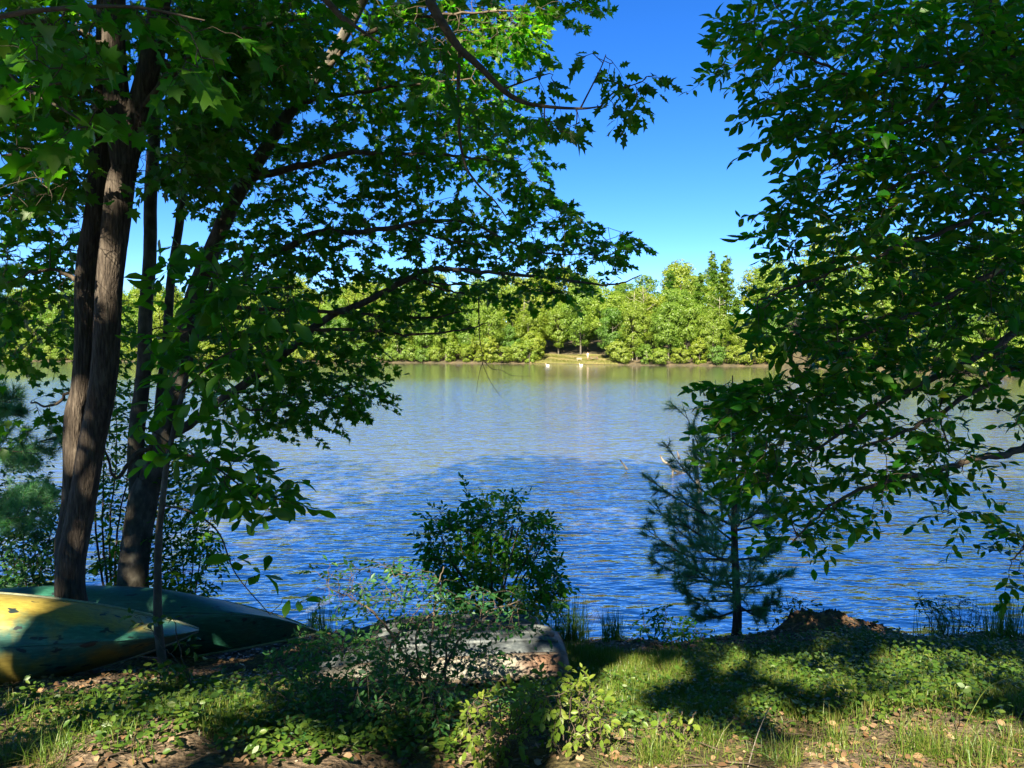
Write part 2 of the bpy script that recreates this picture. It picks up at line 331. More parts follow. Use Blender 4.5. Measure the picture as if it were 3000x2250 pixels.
# ------------------------------------------------------------------ plants
def inpoly(x, y, poly):
    x = np.asarray(x); y = np.asarray(y); c = np.zeros(x.shape, bool); n = len(poly); j = n-1
    for i in range(n):
        xi, yi = poly[i]; xj, yj = poly[j]
        k = ((yi > y) != (yj > y)) & (x < (xj-xi)*(y-yi)/(yj-yi+1e-12)+xi); c ^= k; j = i
    return c
def cloud(poly, D0, D1, n, holes=()):
    a = np.array(poly, float); lo = a.min(0); hi = a.max(0); out = []
    while sum(map(len, out)) < n:
        x = R.uniform(lo[0], hi[0], n*2); y = R.uniform(lo[1], hi[1], n*2); k = inpoly(x, y, poly)
        for hx, hy, rx, ry in holes: k &= ((x-hx)/rx)**2+((y-hy)/ry)**2 > 1
        out.append(np.column_stack([x[k], y[k]]))
    q = np.concatenate(out)[:n]; return PV(q[:, 0], q[:, 1], R.uniform(D0, D1, n))
def ellipsoid(c, r, n, shell=.45):
    d = nrm(R.normal(size=(n, 3))); k = R.uniform(shell**3, 1, n)**(1/3); return np.asarray(c)+d*k[:, None]*np.asarray(r)
class Plant:
    def __init__(s, name, label, cat, base, group=None):
        s.e = thing(name, label, cat, base, group); s.base = np.asarray(base, float); s.nodes = []; s.nr = []; s.tw = MB(); s.lv = []
    def limb(s, pts, r0, r1, name='limb', m=None, k=8, n=None, grow=True, rough=.03, wob=0, fine=False):
        c = curve(pts, n or max(8, len(pts)*6)); r = np.linspace(r0, r1, len(c))
        if wob: c[1:-1] += R.normal(size=(len(c)-2, 3))*wob
        b = MB(); b.tube(c, r, k, rough=rough); o = b.obj(name, m or M_TWIG, s.e)
        if grow: s.nodes += list(c); s.nr += list(r)
        return o
    def grow(s, targets, twig=.009, tip=.0025, sag=.06, lim=.85):
        """Joins every target to the nearest wood so far; returns base and direction for its spray."""
        T = np.asarray(targets); N = np.array(s.nodes); NR = np.array(s.nr)
        d0 = np.array([np.min(np.linalg.norm(N-t, axis=1)) for t in T]); order = np.argsort(d0); dirs = np.zeros_like(T)
        cap = len(N)+len(T)*4; NN = np.zeros((cap, 3)); RR = np.zeros(cap); NN[:len(N)] = N; RR[:len(N)] = NR; k = len(N)
        for i in order:
            t = T[i]; dd = np.linalg.norm(NN[:k]-t, axis=1); j = int(np.argmin(dd)); a = NN[j]; L = dd[j]
            mid = (a+t)/2+R.normal(size=3)*L*.10+np.array([0, 0, sag*L]); m2 = a*.25+t*.75+R.normal(size=3)*L*.06+np.array([0, 0, sag*L*.7])
            pts = np.array([a, mid, m2, t]); r0 = min(RR[j]*lim, twig*(.5+L*.6)); r0 = max(r0, tip*1.2)
            s.tw.tube(pts, np.linspace(r0, tip, 4), 4, cap=False)
            NN[k:k+3] = pts[1:]; RR[k:k+3] = np.linspace(r0, tip, 4)[1:]; k += 3
            dirs[i] = nrm(t-a+1e-6)
        s.nodes = list(NN[:k]); s.nr = list(RR[:k]); return T, dirs
    def sprays(s, T, dirs, length, n, size, droop=.15, tilt=.7, flat=.5, twig=.0022, jit=.3):
        for p, d in zip(T, dirs):
            d = nrm(d*np.array([1, 1, flat])+R.normal(size=3)*jit*np.array([1, 1, .5])-np.array([0, 0, droop])); ln = length*R.uniform(.6, 1.25); k = max(3, int(n*R.uniform(.7, 1.3)))
            tt = np.linspace(.12, 1, k)+R.normal(size=k)*.03; sd = np.where(np.arange(k) % 2, 1., -1.); up = nrm(np.array([0, 0, 1.])+R.normal(size=3)*.25)
            lat = nrm(np.cross(d, up)); sd[-1] = 0
            pos = p+d*ln*tt[:, None]-np.array([0, 0, 1])*(droop*ln*tt**2)[:, None]
            yd = d*.7+lat*sd[:, None]*.9+R.normal(size=(k, 3))*.35-np.array([0, 0, droop])
            nm = up+R.normal(size=(k, 3))*tilt; sc = size*R.uniform(.6, 1.2, k)
            pos = pos+nrm(yd)*size*.15
            s.lv.append(np.column_stack([pos, yd, nm, sc]))
            if twig: s.tw.tube(np.array([p, p+d*ln*.5-np.array([0, 0, droop*ln*.25]), p+d*ln-np.array([0, 0, droop*ln])]), np.linspace(twig, twig*.5, 3), 3, cap=False)
    def finish(s, T, matl, nobj=300, name='leaf', carve=False, twm=None):
        if s.tw.n: s.tw.obj('twigs', twm or M_TWIG, s.e, kind='stuff')
        A = np.concatenate(s.lv)
        if carve: A = A[~sunlit(A[:, :3]+.5*A[:, 9:]*nrm(A[:, 3:6]), A[:, 9]*.12)]
        px, py, z = proj(A[:, :3]); ok = (px > 0) & (px < 3000) & (py > 0) & (py < 2250) & (z > .5)
        score = np.where(ok, A[:, 9]/np.maximum(z, .3), 0); idx = np.argsort(-score); idx = idx[score[idx] > 0]
        big = idx[:nobj]; rest = np.ones(len(A), bool); rest[big] = False
        if len(big): leaf_objs(T, matl, name, s.e, A[big, :3], A[big, 3:6], A[big, 6:9], A[big, 9])
        A = A[rest]
        if len(A):
            b = MB(); place(b, T, A[:, :3], A[:, 3:6], A[:, 6:9], A[:, 9]); b.obj('foliage', matl, s.e, kind='stuff')
def clear_front(T, lines):
    T = np.asarray(T); px, py, z = proj(T); keep = np.ones(len(T), bool)
    for l, wpx in lines:
        c = curve(np.array(l, float), 60); d = np.hypot(px[:, None]-c[None, :, 0], py[:, None]-c[None, :, 1]); j = d.argmin(1)
        keep &= ~((d.min(1) < wpx) & (T[:, 1] < c[j, 2]+.1))
    return T[keep]
def pp(l): return [P(*q) for q in l]
def bark_stem(plant, pts, r, name='trunk', n=150, k=44, amp=.07, m=None, flare=0):
    p = curve(np.column_stack([np.array(pts), np.array(r)]), n); c = p[:, :3]; rr = p[:, 3]
    s = np.concatenate([[0], np.cumsum(np.linalg.norm(np.diff(c, axis=0), axis=1))])
    c = c+np.column_stack([.008*np.sin(s*5.1), .008*np.sin(s*4.3+1), 0*s])
    th = np.arange(k)/k*2*math.pi; S, TH = np.meshgrid(s, th, indexing='ij')
    rid = np.abs(np.sin(TH*9.5+1.6*np.sin(S*2.1)+.8*np.sin(S*6.3+TH*2)+.5*np.sin(S*17)))
    rid = rid*.7+.3*np.abs(np.sin(TH*15-S*3+np.sin(S*9)*1.2)); brk = .5+.5*np.sin(S*31+5*np.sin(TH*3))
    f = 1+amp*(rid-.5)*(.75+.25*brk)+.035*np.sin(TH*2+S*1.7)+.02*np.sin(TH*3-S*2.9)
    f = f*(1+flare*np.exp(-S/.22)*(1+.35*np.sin(TH*5+1)))
    tg = nrm(np.gradient(c, axis=0)); a = nrm(np.cross(tg, [0.1, 1., .05])); b = np.cross(tg, a)
    V = c[:, None]+(rr[:, None]*f)[..., None]*(np.cos(TH)[..., None]*a[:, None]+np.sin(TH)[..., None]*b[:, None])
    V = np.concatenate([V, V[:, :1]], 1); mb = MB(); mb.grid(V); o = mb.obj(name, m or M_BARK, plant.e)
    plant.nodes += list(c[::3]); plant.nr += list(rr[::3]); return o
def gpt(px, D, dz=0.):
    x = (px-1500)/FPX*(D/1.0); return np.array([x, D, float(G(x, D))+dz])

# lit spots: (px, py, radius in m, depth or None for the ground)
for q in [(60, 1790, .18, 5.9), (130, 1800, .14, 5.9), (310, 1800, .2, 6), (400, 1800, .2, 6.1), (300, 1840, .06, 6), (480, 1815, .07, 6.2), (150, 1900, .10, 5.9), (240, 1925, .07, 5.9), (60, 1960, .08, 5.8),
          (320, 760, .2, 6.4), (315, 860, .13, 6.4), (230, 1180, .2, 6.6), (222, 1300, .22, 6.6), (325, 160, .15, 6.5), (350, 560, .12, 6.5),
          (540, 1150, .12, 8.2), (475, 1300, .14, 8.2), (985, 140, .35, 8), (940, 210, .2, 8), (1060, 10, .5, 7.9),
          (1400, 1970, .24, 6.0), (1500, 1975, .22, 6.0), (1280, 1970, .16, 6.3), (1150, 1890, .12, 6.6), (1620, 1910, .10, 6.8), (1590, 1935, .1, 6.5),
          (560, 1810, .06, 7), (590, 1870, .03, 6.9),
          (1560, 2060, .42, 4.0), (1640, 2060, .42, 4.05), (1700, 2080, .42, 4.05), (1500, 2120, .42, 3.85), (1600, 2140, .42, 3.9), (1680, 2160, .42, 3.75), (1430, 2180, .15, 3.85), (1990, 2130, .16, 3.85), (2740, 2150, .2, 3.9), (2860, 2160, .2, 3.9), (1480, 170, .7, 7.5), (1420, 250, .5, 7.6), (1530, 130, .5, 7.5), (1380, 310, .5, 7.6), (1450, 40, .6, 7.6), (2480, 1840, .10, 8.5), (2560, 1860, .10, 8.5)]: gap(q[0], q[1], q[2], q[3])
for q in [(2480, 2200, .22), (2620, 2215, .26), (2760, 2210, .30), (2900, 2190, .28), (2980, 2160, .2), (2350, 2230, .15), (2150, 2200, .16), (2060, 2215, .16), (1950, 2210, .18), (1850, 2240, .14),
          (1560, 2080, .24), (1680, 2080, .22), (1620, 2160, .26), (1480, 2170, .2), (1700, 2200, .2), (1580, 2240, .2), (1400, 2230, .15), (1650, 2010, .2), (1750, 2000, .16),
          (2620, 2000, .15), (2720, 2010, .16), (2830, 2020, .12), (2350, 2000, .16), (2450, 2010, .12), (2250, 1960, .14), (2130, 1960, .10), (1850, 1960, .18), (1950, 1990, .16), (1750, 1930, .2), (2650, 1940, .2), (2830, 1950, .2), (2950, 1960, .12),
          (740, 1990, .14), (700, 2030, .10), (320, 2080, .10), (250, 2160, .12), (520, 2160, .13), (150, 2030, .10), (600, 2070, .14), (700, 2080, .12), (60, 2230, .12), (300, 2010, .07), (2300, 2120, .10), (2450, 2130, .10)]: gap(*q)

STEMS = [([(324, 813, 6.5), (350, 560, 6.5), (372, 470, 6.5), (410, 300, 6.5), (445, 150, 6.5)], 95), ([(254, 813, 6.75), (285, 576, 6.75), (300, 300, 6.8)], 60), ([(350, 400, 6.5), (340, 250, 6.48), (335, 100, 6.45)], 90),
         ([(513, 1142, 8.25), (576, 847, 8.15), (651, 664, 8.1), (719, 529, 8.05), (814, 380, 8.0), (908, 251, 8.0), (983, 142, 8.0), (1060, 10, 8)], 62), ([(600, 1210, 8.2), (827, 1044, 8), (950, 935, 7.8), (1220, 803, 7.6), (1450, 800, 7.4)], 40), ([(739, 529, 7.9), (902, 481, 7.7), (1141, 453, 7.4)], 34)]
for _ in range(20): gap(R.uniform(1650, 3000), R.uniform(1925, 2120), R.uniform(.10, .19))
for _ in range(16): gap(R.uniform(0, 950), R.uniform(2010, 2250), R.uniform(.09, .17))
# ---- left twin-trunked tree (front left)
t1 = Plant('twin_trunk_tree', 'tall twin-trunked tree with furrowed bark rising behind the yellow-green canoe', 'tree', gpt(205, 6.65))
b0 = t1.base-np.array([0, 0, .15])
bark_stem(t1, [b0]+pp([(208, 1720, 6.62), (232, 1500, 6.6), (288, 1230, 6.58), (300, 1125, 6.55), (324, 813, 6.5), (350, 560, 6.5), (372, 470, 6.5), (410, 300, 6.5), (445, 150, 6.5), (480, -60, 6.5), (520, -420, 6.5), (560, -900, 6.6), (590, -1300, 6.7)]),
          [.145, .115, .110, .108, .108, .10, .106, .09, .09, .085, .08, .06, .045, .02], 'stem', flare=.25)
bark_stem(t1, [b0+[.02, .06, .1]]+pp([(200, 1640, 6.72), (208, 1495, 6.73), (222, 1230, 6.75), (240, 1125, 6.75), (254, 813, 6.75), (285, 576, 6.75), (300, 300, 6.8), (310, 0, 6.8), (300, -400, 6.8), (280, -900, 6.8)]),
          [.11, .095, .09, .085, .082, .085, .085, .08, .07, .05, .025], 'stem', flare=.1)
bark_stem(t1, pp([(366, 490, 6.5), (350, 400, 6.5), (340, 250, 6.48), (335, 100, 6.45), (330, -150, 6.4), (300, -600, 6.3)]), [.10, .10, .095, .085, .07, .03], 'limb', n=60)
for l, r in [([(400, 330, 6.5), (520, 200, 6.3), (700, 90, 6.1), (860, 60, 6.0)], .035), ([(330, 150, 6.5), (200, 80, 6.2), (60, 60, 6.0)], .035), ([(290, 500, 6.7), (190, 440, 6.5), (60, 460, 6.4), (-80, 420, 6.3)], .03),
             ([(440, 160, 6.5), (600, 260, 6.7), (760, 300, 6.9)], .03), ([(250, 830, 6.75), (140, 790, 6.8), (20, 830, 6.9)], .02), ([(205, 1150, 6.75), (150, 1190, 6.8), (90, 1180, 6.9)], .014)]:
    t1.limb(pp(l), r, .008, wob=.01)
tg = np.concatenate([cloud([(0, 0), (1000, 0), (1000, 250), (760, 420), (640, 560), (420, 520), (200, 560), (0, 640)], 5.6, 7.6, 980, [(350, 330, 60, 200)]),
                     cloud([(0, 560), (200, 560), (260, 700), (230, 860), (200, 1000), (0, 1080)], 6.7, 8.0, 130, [(110, 620, 90, 75)]), cloud([(40, 1150), (200, 1150), (190, 1260), (60, 1240)], 6.8, 7.2, 9)])
tg = clear_front(tg, STEMS)
t1.sprays(*t1.grow(tg), .30, 8, .10)
hi = ellipsoid((-3.4, 7.0, 10.2), (3.0, 2.6, 3.2), 380, .3); t1.sprays(*t1.grow(hi), .6, 9, .22)
t1.finish(T_MAPLE, LF_OAK, carve=True)

# ---- leaning maple behind the canoes
t2 = Plant('leaning_maple', 'forked maple leaning right over the water with long horizontal limbs', 'tree', gpt(392, 8.35))
bark_stem(t2, [t2.base-[0, 0, .2]]+pp([(392, 1760, 8.35), (398, 1585, 8.35), (418, 1470, 8.35), (440, 1400, 8.33)]), [.20, .16, .15, .155, .12], 'trunk', n=90, m=M_BARK2, flare=.25)
bark_stem(t2, pp([(412, 1500, 8.35), (404, 1380, 8.38), (400, 1308, 8.4), (425, 1000, 8.4), (434, 813, 8.4), (442, 600, 8.4), (455, 300, 8.4), (480, 0, 8.5), (500, -500, 8.5)]), [.11, .10, .085, .075, .07, .065, .06, .05, .02], 'stem', n=110, k=24, m=M_BARK2)
bark_stem(t2, pp([(420, 1500, 8.33), (440, 1400, 8.33), (471, 1308, 8.3), (513, 1142, 8.25), (576, 847, 8.15), (651, 664, 8.1), (719, 529, 8.05), (814, 380, 8.0), (908, 251, 8.0), (983, 142, 8.0), (1060, 10, 7.95), (1150, -200, 7.9), (1250, -600, 7.8)]),
          [.115, .115, .105, .10, .092, .082, .076, .062, .056, .058, .05, .04, .015], 'stem', n=150, k=30, m=M_BARK2, amp=.04)
bark_stem(t2, pp([(440, 1400, 8.4), (470, 1200, 8.5), (495, 902, 8.6), (530, 600, 8.6), (556, 407, 8.6), (600, 150, 8.6), (640, -100, 8.6)]), [.06, .055, .05, .045, .04, .035, .02], 'stem', n=70, k=16, m=M_BARK2)
L = [([(480, 1290, 8.3), (600, 1210, 8.2), (732, 1112, 8.1), (827, 1044, 8.0), (950, 935, 7.8), (1080, 880, 7.7), (1220, 803, 7.6), (1300, 787, 7.5), (1450, 800, 7.4), (1620, 815, 7.3), (1780, 835, 7.2), (1880, 805, 7.1)], .055, .005),
     ([(725, 525, 8.05), (814, 502, 7.9), (902, 481, 7.7), (1020, 448, 7.5), (1141, 453, 7.4), (1334, 458, 7.2), (1500, 480, 7.1)], .045, .006),
     ([(860, 310, 8), (950, 285, 7.8), (1060, 270, 7.6), (1200, 250, 7.4), (1380, 230, 7.3)], .03, .006),
     ([(590, 815, 8.15), (700, 770, 8.0), (827, 732, 7.9), (929, 680, 7.8), (1045, 680, 7.7), (1180, 660, 7.5), (1240, 648, 7.4), (1380, 655, 7.3), (1560, 735, 7.2), (1720, 745, 7.1)], .045, .005),
     ([(560, 900, 8.15), (800, 905, 7.9), (1050, 920, 7.6), (1250, 930, 7.4), (1390, 905, 7.3)], .028, .005),
     ([(545, 1000, 8.2), (800, 970, 7.8), (1050, 965, 7.5), (1200, 980, 7.3), (1350, 968, 7.2), (1430, 945, 7.1)], .026, .004),
     ([(1210, 815, 7.6), (1290, 832, 7.5), (1400, 832, 7.4)], .013, .006), ([(1230, 822, 7.6), (1310, 852, 7.5), (1370, 862, 7.4), (1410, 885, 7.4)], .014, .006),
     ([(940, 220, 8), (1040, 120, 7.8), (1180, 60, 7.6), (1350, 40, 7.5), (1550, 30, 7.4)], .03, .006), ([(640, 1180, 8.2), (760, 1200, 8), (900, 1180, 7.8), (1040, 1150, 7.7)], .015, .004),
     ([(1180, 660, 7.5), (1300, 700, 7.3), (1450, 720, 7.2)], .012, .004), ([(1460, 800, 7.4), (1560, 850, 7.3), (1680, 860, 7.2)], .008, .003), ([(480, 1300, 8.3), (400, 1330, 8.1), (340, 1400, 8.0), (300, 1290, 7.9)], .035, .008)]
for l, a, b in L: t2.limb(pp(l), a, b, wob=.006, m=M_BARK2 if a > .04 else None)
for l, a in [([(1402, 870, 7.4), (1403, 930, 7.38), (1405, 990, 7.36), (1417, 1055, 7.34)], .008), ([(1417, 1055, 7.34), (1405, 1090, 7.34), (1395, 1150, 7.34)], .004), ([(1417, 1055, 7.34), (1440, 1080, 7.3), (1470, 1085, 7.3), (1500, 1100, 7.3), (1560, 1102, 7.28)], .004),
             ([(1412, 1062, 7.34), (1435, 1115, 7.3), (1465, 1160, 7.3)], .004), ([(1402, 940, 7.4), (1380, 1020, 7.4), (1365, 1065, 7.4)], .003)]:
    t2.limb(pp(l), a, a*.4, name='dead_twig', k=5, grow=False)
poly = [(620, 0), (1740, 0), (1660, 70), (1570, 130), (1480, 240), (1560, 330), (1640, 370), (1640, 420), (1540, 420), (1590, 480), (1620, 560), (1640, 620), (1760, 640), (1880, 690), (1850, 750), (1790, 790), (1700, 860), (1500, 880), (1360, 900), (1330, 960), (1160, 990),
        (1080, 1040), (1110, 1120), (1100, 1180), (960, 1210), (920, 1250), (760, 1260), (620, 1200), (540, 1000), (560, 700)]
holes = [(1060, 400, 60, 40), (930, 545, 90, 38), (1300, 545, 130, 40), (660, 560, 60, 60), (1150, 330, 60, 25), (1430, 150, 80, 45), (720, 330, 60, 40), (1150, 760, 110, 28), (1500, 930, 160, 60), (1000, 1060, 60, 50), (1480, 610, 60, 30), (830, 640, 60, 30), (1290, 1000, 120, 40), (1240, 130, 50, 25)]
tg = np.concatenate([cloud(poly, 6.9, 8.9, 1750, holes), cloud([(560, 0), (1350, 0), (1320, 480), (1000, 560), (640, 640)], 7.2, 9.2, 330, holes[:3]), cloud([(1330, 200), (1570, 130), (1560, 0), (1400, 0), (1300, 250)], 7.2, 7.8, 60), cloud([(640, 1000), (1100, 1000), (1100, 1190), (800, 1250), (640, 1180)], 7.6, 8.4, 110)])
tg = clear_front(tg, STEMS)
t2.sprays(*t2.grow(tg), .26, 13, .077, tilt=.65, flat=.25)
hi = np.concatenate([ellipsoid((-.6, 8.1, 9.8), (3.0, 2.3, 2.6), 460, .3), ellipsoid((-3.2, 8.6, 10.5), (2.2, 2, 2.6), 160, .3)]); t2.sprays(*t2.grow(hi), .6, 10, .20)
t2.finish(T_MAPLE, LF_MAPLE, carve=True)

# ---- big-leaved sapling in front of the canoes
t3 = Plant('hickory_sapling', 'slender big-leaved sapling with thin stem standing in front of the two canoes', 'sapling', gpt(474, 5.55))
t3.limb([t3.base-[0, 0, .1]]+pp([(466, 1860, 5.55), (462, 1700, 5.55), (466, 1560, 5.52), (475, 1481, 5.5), (492, 1342, 5.5), (537, 1141, 5.45), (575, 1000, 5.4), (610, 880, 5.4), (640, 740, 5.4)]), .034, .008, 'trunk', M_BARK2, 10, 60)
for l, r in [([(530, 1150, 5.45), (640, 1050, 5.2), (760, 1000, 5.1)], .010), ([(500, 1320, 5.5), (600, 1350, 5.3), (700, 1420, 5.2), (800, 1500, 5.1)], .011), ([(570, 1010, 5.4), (470, 960, 5.3), (400, 1000, 5.2)], .008), ([(475, 1480, 5.5), (560, 1500, 5.4), (640, 1560, 5.3), (690, 1680, 5.2), (790, 1800, 5.15)], .009),
             ([(610, 880, 5.4), (720, 850, 5.2), (860, 840, 5.1)], .008), ([(500, 1300, 5.5), (420, 1250, 5.4), (360, 1260, 5.3)], .007)]: t3.limb(pp(l), r, .003, k=6)
tg = np.concatenate([cloud([(520, 720), (760, 720), (900, 800), (920, 900), (840, 1010), (640, 1120), (430, 1080), (420, 960)], 4.9, 5.6, 80), cloud([(430, 1080), (640, 1120), (700, 1280), (640, 1400), (480, 1400), (400, 1280), (380, 1180)], 5.1, 5.6, 26),
                     cloud([(560, 1300), (760, 1320), (850, 1420), (850, 1480), (780, 1510), (600, 1440)], 5.0, 5.5, 46), cloud([(640, 1580), (700, 1600), (860, 1740), (840, 1790), (760, 1760)], 5.1, 5.3, 3)])
t3.sprays(*t3.grow(tg, twig=.006), .14, 6, .145, droop=.2, tilt=.7); t3.finish(T_BIG, LF_BIG)

# ---- near oak, trunk just out of frame on the left, its limb reaching overhead
t4 = Plant('overhanging_oak', 'oak whose bare-stemmed limb hangs down against the sky at top centre', 'tree', (-4.1, 2.6, float(G(-4.1, 2.6))))
bark_stem(t4, [t4.base-[0, 0, .2], (-4.1, 2.6, 3.2), (-4.0, 2.65, 5.0), (-3.9, 2.7, 7.5), (-3.7, 2.8, 10), (-3.6, 2.9, 13)], [.27, .24, .22, .18, .13, .04], 'trunk', flare=.2)
t4.limb([(-3.95, 2.7, 6.6), (-3.0, 3.4, 7.2), (-1.9, 4.2, 7.0)]+pp([(1200, -110, 4.6), (1262, 10, 4.6), (1310, 90, 4.6), (1350, 145, 4.6), (1410, 200, 4.6), (1475, 265, 4.6), (1530, 298, 4.6), (1600, 312, 4.6), (1700, 318, 4.6), (1760, 312, 4.6)]), .042, .004, k=9, n=90)
for l, r in [([(1348, 145, 4.6), (1342, 260, 4.62), (1345, 380, 4.64), (1362, 480, 4.66), (1400, 540, 4.66), (1450, 590, 4.66), (1485, 640, 4.66)], .013), ([(1700, 318, 4.6), (1730, 260, 4.6), (1760, 200, 4.6), (1775, 160, 4.6)], .006), ([(1760, 312, 4.6), (1800, 270, 4.6), (1880, 240, 4.6)], .006), ([(1595, 312, 4.6), (1596, 350, 4.6), (1610, 380, 4.6)], .005), ([(1690, 318, 4.6), (1690, 350, 4.6), (1685, 380, 4.6)], .004),
             ([(1470, 262, 4.6), (1560, 230, 4.7), (1610, 215, 4.7)], .006), ([(-2.6, 3.7, 7.15), tuple(P(900, -60, 4.4)), tuple(P(1020, 60, 4.4)), tuple(P(1120, 130, 4.4))], .03)]:
    t4.limb(pp(l) if len(l[0]) == 3 and l[0][0] > 100 else [np.array(q) for q in l], r, .003, k=6)
tg = np.concatenate([cloud([(1730, 150), (1790, 160), (1850, 190), (1925, 230), (1910, 290), (1840, 330), (1800, 340), (1740, 240)], 4.5, 4.75, 17), cloud([(1570, 190), (1640, 210), (1640, 280), (1570, 260)], 4.6, 4.75, 5), cloud([(1585, 330), (1660, 330), (1650, 390), (1600, 390)], 4.5, 4.7, 5), cloud([(1680, 330), (1720, 330), (1700, 370), (1680, 370)], 4.5, 4.7, 2), cloud([(1780, 310), (1820, 320), (1820, 345), (1790, 340)], 4.5, 4.7, 2),
                     cloud([(1020, 0), (1250, 0), (1340, 130), (1330, 260), (1200, 300), (1080, 200)], 4.3, 4.8, 16), cloud([(1345, 300), (1500, 280), (1480, 380), (1350, 420)], 4.5, 4.8, 9)])
t4.sprays(*t4.grow(tg, twig=.005), .10, 5, .105, droop=.3, tilt=.8)
hi = ellipsoid((-3.2, 2.2, 10.0), (3.4, 3.2, 3.0), 260, .3); hi = hi[(proj(hi)[1] < -60) | (hi[:, 1] < 1)]; t4.sprays(*t4.grow(hi), .6, 9, .2)
t4.finish(T_OAK, LF_OAK, carve=True)

# ---- near maple with large close leaves, top left
t5 = Plant('near_maple', 'maple at the left edge with large soft leaves hanging close at top left', 'tree', (-3.2, 3.45, float(G(-3.2, 3.45))))
bark_stem(t5, [t5.base-[0, 0, .2], (-3.05, 3.5, 3), (-2.82, 3.55, 4.6), (-2.56, 3.6, 5.6), (-2.4, 3.6, 7), (-2.3, 3.5, 9)], [.13, .11, .10, .09, .07, .03], 'trunk', n=90, k=24)
for l, r in [([(-20, 120, 3.5), (60, 250, 3.4), (170, 245, 3.3), (330, 230, 3.2)], .012), ([(-60, 60, 3.55), (120, 30, 3.3), (380, 20, 3.1), (600, 60, 3.0)], .014), ([(60, 250, 3.4), (200, 330, 3.2), (330, 410, 3.1)], .008)]: t5.limb(pp(l), r, .003, k=6)
tg = np.concatenate([cloud([(60, 60), (500, 40), (700, 90), (680, 200), (480, 220), (330, 300), (380, 470), (300, 500), (210, 400), (80, 330)], 2.9, 3.5, 46, [(350, 180, 45, 120)])])
tg = clear_front(tg, STEMS[:1])
t5.sprays(*t5.grow(tg, twig=.004), .12, 5, .11, droop=.35, tilt=.7)
hi = ellipsoid((-2.4, 2.6, 8.6), (2.2, 2.2, 1.8), 90, .2); hi = hi[(proj(hi)[1] < -60)]; t5.sprays(*t5.grow(hi), .5, 8, .17); t5.finish(T_MAPLE, LF_BIG, carve=True)

# ---- right-hand gum tree
t6 = Plant('black_gum_tree', 'dark broad-leaved tree filling the right side, drooping limbs over the lake', 'tree', (5.3, 6.3, float(G(5.3, 6.3))))
bark_stem(t6, [t6.base-[0, 0, .2], (5.25, 6.3, 2.5), (5.1, 6.25, 4.2), tuple(P(3120, 560, 6.2)), tuple(P(3000, 270, 6.1)), tuple(P(2930, 120, 6.0)), tuple(P(2870, -20, 6.0)), tuple(P(2760, -350, 6.0)), tuple(P(2650, -900, 6.0))], [.22, .19, .17, .15, .10, .085, .075, .055, .02], 'trunk', flare=.2)
L = [([(3000, 270, 6.1), (2920, 215, 5.9), (2800, 178, 5.7), (2650, 200, 5.5), (2510, 228, 5.4), (2420, 190, 5.3), (2320, 150, 5.2)], .035), ([(3060, 400, 6.1), (2900, 440, 5.8), (2700, 510, 5.5), (2520, 590, 5.3)], .03),
     ([(3150, 560, 6.2), (2950, 600, 5.9), (2760, 680, 5.6), (2560, 740, 5.3), (2400, 780, 5.2)], .03), ([(3150, 700, 6.2), (2980, 760, 5.8), (2760, 880, 5.4), (2560, 970, 5.2), (2400, 1020, 5.1)], .03),
     ([(3180, 800, 6.2), (2990, 960, 5.8), (2800, 1080, 5.5), (2600, 1170, 5.3), (2430, 1290, 5.2), (2320, 1370, 5.1)], .034), ([(3190, 950, 6.2), (3000, 1060, 5.6), (2800, 1180, 5.3), (2640, 1270, 5.2), (2450, 1330, 5.1)], .028),
     ([(3200, 1150, 6.2), (3000, 1310, 5.7), (2870, 1340, 5.5), (2780, 1370, 5.4), (2600, 1410, 5.2), (2450, 1470, 5.1), (2320, 1590, 5.0)], .032), ([(3000, 270, 6.1), (3030, 120, 6.1), (3020, -50, 6.0)], .05), ([(2800, 178, 5.7), (2720, 320, 5.5), (2560, 400, 5.3), (2430, 500, 5.2)], .015),
     ([(2900, 1010, 5.7), (2760, 1180, 5.5), (2780, 1330, 5.4)], .012), ([(2780, 1365, 5.4), (2770, 1420, 5.4), (2780, 1480, 5.4)], .006), ([(3250, 1400, 6.2), (3060, 1560, 5.8), (2960, 1640, 5.7)], .015), ([(2600, 740, 5.3), (2350, 830, 5.1), (2220, 880, 5.0)], .012)]
for l, a in L: t6.limb(pp(l), a, .005, wob=.006)
poly = [(2200, 0), (2130, 110), (2080, 210), (2200, 280), (2280, 330), (2270, 430), (2350, 500), (2330, 570), (2240, 620), (2220, 680), (2300, 760), (2340, 800), (2260, 850), (2190, 880), (2220, 950), (2280, 1010), (2310, 1070), (2250, 1110), (2110, 1130), (2090, 1200), (2160, 1290), (2130, 1380),
        (2200, 1430), (2330, 1410), (2420, 1430), (2270, 1500), (2240, 1570), (2310, 1610), (2480, 1520), (2640, 1500), (2650, 1420), (2760, 1360), (2880, 1320), (3060, 1280), (3060, 0)]
holes = [(2620, 120, 60, 40), (2690, 660, 70, 60), (2540, 720, 60, 40), (2820, 420, 50, 40), (2700, 230, 50, 25), (2600, 1190, 110, 45), (2850, 1180, 140, 40), (2480, 1340, 130, 35), (2900, 1260, 120, 45), (2430, 470, 45, 30), (2930, 640, 60, 40), (2560, 560, 40, 25), (2500, 900, 80, 35), (2450, 330, 30, 25), (2380, 130, 35, 25), (2560, 1460, 90, 30), (2780, 830, 60, 30), (2950, 1120, 50, 30), (2960, 380, 40, 30), (2760, 40, 50, 30)]
